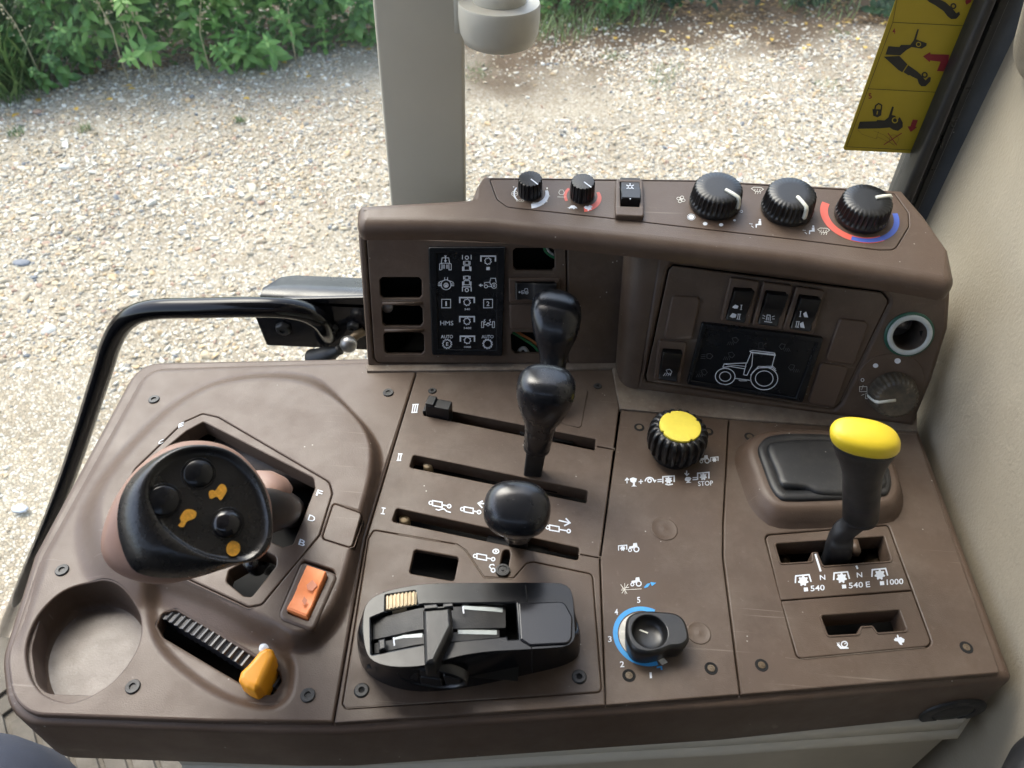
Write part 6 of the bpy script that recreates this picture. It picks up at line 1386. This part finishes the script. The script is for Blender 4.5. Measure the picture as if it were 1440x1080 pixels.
def bush(name, label, cat, cx, cy, rx, ry, h, kind, n, seed, fill=2600, group='bushes of the hedge bordering the yard'):
    r = random.Random(seed); t = thing(name, label, cat, (cx, cy, 0), group=group)
    g = []
    for i in range(fill):           # inner leaf mass
        a = r.random()*6.283; q = r.random()**.5; z = r.random()*h*.95; sc = (1-.55*(z/h)**2); p = np.array((cx+rx*.92*q*math.cos(a)*sc, cy+ry*.92*q*math.sin(a)*sc+.05, z+.02))
        d = np.array((r.uniform(-1, 1), r.uniform(-1.3, .6), r.uniform(-.6, .6))); g.append(leaf(p, d, np.array((r.uniform(-.3, .3), -.6, 1.)), r.uniform(.05, .09), r.uniform(.028, .048), .2, .3))
    V, Fs = clump(g); o = mk('foliage', V, Fs, LM['bramble' if kind != 'dark' else 'dark'], t); o['kind'] = 'stuff'
    for i in range(n):
        a = r.uniform(math.pi*.95, math.pi*2.05); tt = r.random(); z = h*tt**.9*.92-.05; sc = 1-.45*(z/h)**2; p = Vector((cx+rx*math.cos(a)*sc*r.uniform(.55, 1.05), cy+ry*math.sin(a)*sc*r.uniform(.75, 1.05), max(0, z-.15)))
        lean = r.uniform(.35, 1.15); m = Matrix.Translation(p)@Matrix.Rotation(math.atan2(ry*math.sin(a)-.3, rx*math.cos(a)*.6)-math.pi/2, 4, 'Z')@Matrix.Rotation(-lean, 4, 'X')@Matrix.Rotation(r.random()*6.28, 4, 'Z')@Matrix.Scale(r.uniform(.75, 1.25), 4)
        inst(SH[kind][r.randrange(5)], 'leafy_shoot', t, m)
    return t
bl_ = [('nettle_bush', 'tall pale green nettle bush leaning out at the left edge of the hedge', 'bush', *bc(-40, 128, .7), .80, .65, 1.5, 'nettle', 70),
       ('bramble_bush', 'dark bramble bush with flower sprays in the left part of the hedge', 'bush', *bc(105, 118, .7), .75, .65, 1.5, 'bramble', 80),
       ('nettle_bush', 'broad bright green nettle bush in the middle of the hedge left of the pillar', 'bush', *bc(245, 104, .7), .80, .65, 1.5, 'nettle', 80),
       ('nettle_bush', 'dense green nettle bush whose leaves hang low onto the gravel', 'bush', *bc(375, 92, .65), .75, .6, 1.4, 'nettle', 76),
       ('bramble_bush', 'leafy green bush next to the beige pillar, at the right end of the left hedge', 'bush', *bc(480, 78, .5), .50, .5, 1.5, 'bramble', 56),
       ('evergreen_bush', 'dark bush behind dry grass just right of the pillar bracket', 'bush', *bc(800, 24, .6), .9, .6, 1.1, 'bramble', 50),
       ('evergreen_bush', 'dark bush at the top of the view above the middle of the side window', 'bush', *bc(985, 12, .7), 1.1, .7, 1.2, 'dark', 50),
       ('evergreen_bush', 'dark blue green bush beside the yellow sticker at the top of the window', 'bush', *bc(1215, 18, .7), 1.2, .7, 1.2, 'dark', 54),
       ('nettle_bush', 'bush hidden largely behind the beige pillar', 'bush', -.8, 7.6, .8, .6, 1.3, 'nettle', 24),
       ]
for i, b_ in enumerate(bl_): bush(*b_, seed=i+11, fill=2200 if b_[8] != 'dark' else 1500)
# dark hedge mass behind all of them
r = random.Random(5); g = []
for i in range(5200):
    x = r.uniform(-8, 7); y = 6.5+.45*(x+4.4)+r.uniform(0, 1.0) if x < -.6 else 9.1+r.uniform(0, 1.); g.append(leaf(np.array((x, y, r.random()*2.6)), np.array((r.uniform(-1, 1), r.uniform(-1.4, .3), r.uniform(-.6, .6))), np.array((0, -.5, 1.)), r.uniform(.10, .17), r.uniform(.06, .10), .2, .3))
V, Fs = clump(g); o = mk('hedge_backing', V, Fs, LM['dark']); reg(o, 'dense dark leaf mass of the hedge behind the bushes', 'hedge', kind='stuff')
# grasses at the foot of the hedge
def grass(name, label, pts, n, h, m_, seed, kind=None, cat='grass'):
    r = random.Random(seed); g = []
    for i in range(n):
        cx, cy, rad = pts[r.randrange(len(pts))]; a = r.random()*6.283; q = rad*r.random()**.6; p = np.array((cx+q*math.cos(a), cy+q*math.sin(a), 0.)); b = r.random()*6.283
        g.append(leaf(p, np.array((math.cos(b)*.45, math.sin(b)*.45, 1.)), np.array((math.cos(b), math.sin(b), .1)), h*r.uniform(.5, 1.2), h*.035+.003, .1, r.uniform(-.5, -.1)))
    V, Fs = clump(g); o = mk(name, V, Fs, m_); reg(o, label, cat, kind=kind or 'stuff'); return o
gl = UG(10, 110); 
grass('tall_grass', 'clump of tall pale green grass at the hedge foot on the far left', [(UG(0, 132)[0]-.16*k+.1, UG(0, 132)[1]+.12*k, .22) for k in range(4)], 520, .55, LM['grass'], 3)
grass('hedge_grass', 'dry and green grass fringe along the foot of the far hedge', [(*UG(x, y)[:2], .35) for x, y in ((735, 42), (770, 44), (810, 36), (850, 28), (890, 22), (1150, 14))], 520, .17, LM['grass'], 4)
grass('weed_tufts', 'small green weed tufts growing in the gravel', [(*UG(x, y)[:2], rr) for x, y, rr in ((668, 112, .12), (672, 100, .1), (940, 100, .14), (930, 118, .12), (1170, 125, .14), (860, 80, .1), (1180, 50, .1), (338, 172, .03), (120, 184, .04), (24, 190, .05), (345, 100, .12), (380, 95, .1))], 620, .05, LM['grass'], 5)
g = []; r = random.Random(9)
for i in range(5200):
    x = r.uniform(-5.6, 5.5); base_ = 5.35+.50*(x+2.6) if x < -1 else 6.9; y = base_+abs(r.gauss(0, .35))*(1 if x < -1 else 2.2)-(.0 if x < -1 else .2)
    if x > -1: y = 6.6+abs(r.gauss(0, .8))+.05*x
    b = r.random()*6.283; g.append(leaf(np.array((x, y, .012+r.random()*.03)), np.array((math.cos(b), math.sin(b), r.uniform(-.1, .3))), np.array((0, 0, 1.)), r.uniform(.03, .075), r.uniform(.008, .035), .2, .1))
V, Fs = clump(g); o = mk('leaf_litter', V, Fs, LM['litter']); reg(o, 'brown dead leaves and twigs along the hedge foot', 'leaf litter', kind='stuff')
g = []
for i in range(90):
    x = r.uniform(-5.0, 3.0); y = (5.2+.50*(x+2.6) if x < -1 else 6.5)+r.gauss(0, .35); b = r.random()*6.283; g.append(leaf(np.array((x, y, .03)), np.array((math.cos(b), math.sin(b), .1)), np.array((0, 0, 1.)), r.uniform(.04, .07), r.uniform(.02, .04), .2, .1))
V, Fs = clump(g); o = mk('yellow_leaves', V, Fs, LM['yel']); reg(o, 'scattered yellow fallen leaves at the edge of the gravel', 'fallen leaves', kind='stuff')

# pale dry flower sprays standing in the brambles
straw = mat('dry_straw', (.42, .36, .22), .8, rvar=0); r = random.Random(21)
for px, py, h_, lb_ in ((70, 120, .75, 'pale dry stalk in the hedge above the grassy left edge'), (185, 108, .9, 'tallest pale dry flower stalk, left of the close pair in the hedge'), (205, 104, .7, 'shorter pale stalk of the close pair in the hedge'), (225, 106, .85, 'taller pale stalk of the close pair in the hedge'), (300, 98, .7, 'pale dry stalk in the bright nettles at mid hedge'), (420, 86, .8, 'pale dry stalk in the hedge nearest the beige pillar')):
    g_ = UG(px, py); P_ = [(g_[0]+.25*t*t*(r.random()-.5)+.05*t, g_[1]-.05-.12*t, h_*t) for t in np.linspace(0, 1, 6)]; parts = [tube(P_, np.linspace(.005, .002, 6), 5)]
    for k in range(34):
        t = r.uniform(.45, 1); c = np.array([np.interp(t, np.linspace(0, 1, 6), [p[i] for p in P_]) for i in range(3)])+np.array([r.gauss(0, .022) for _ in range(3)]); v, f = ico(0); parts.append((v*r.uniform(.005, .010)+c, f))
    o = mk('dry_flower_stalk', *join(*parts), straw); reg(o, lb_, 'plant', 'dry stalks in the hedge')
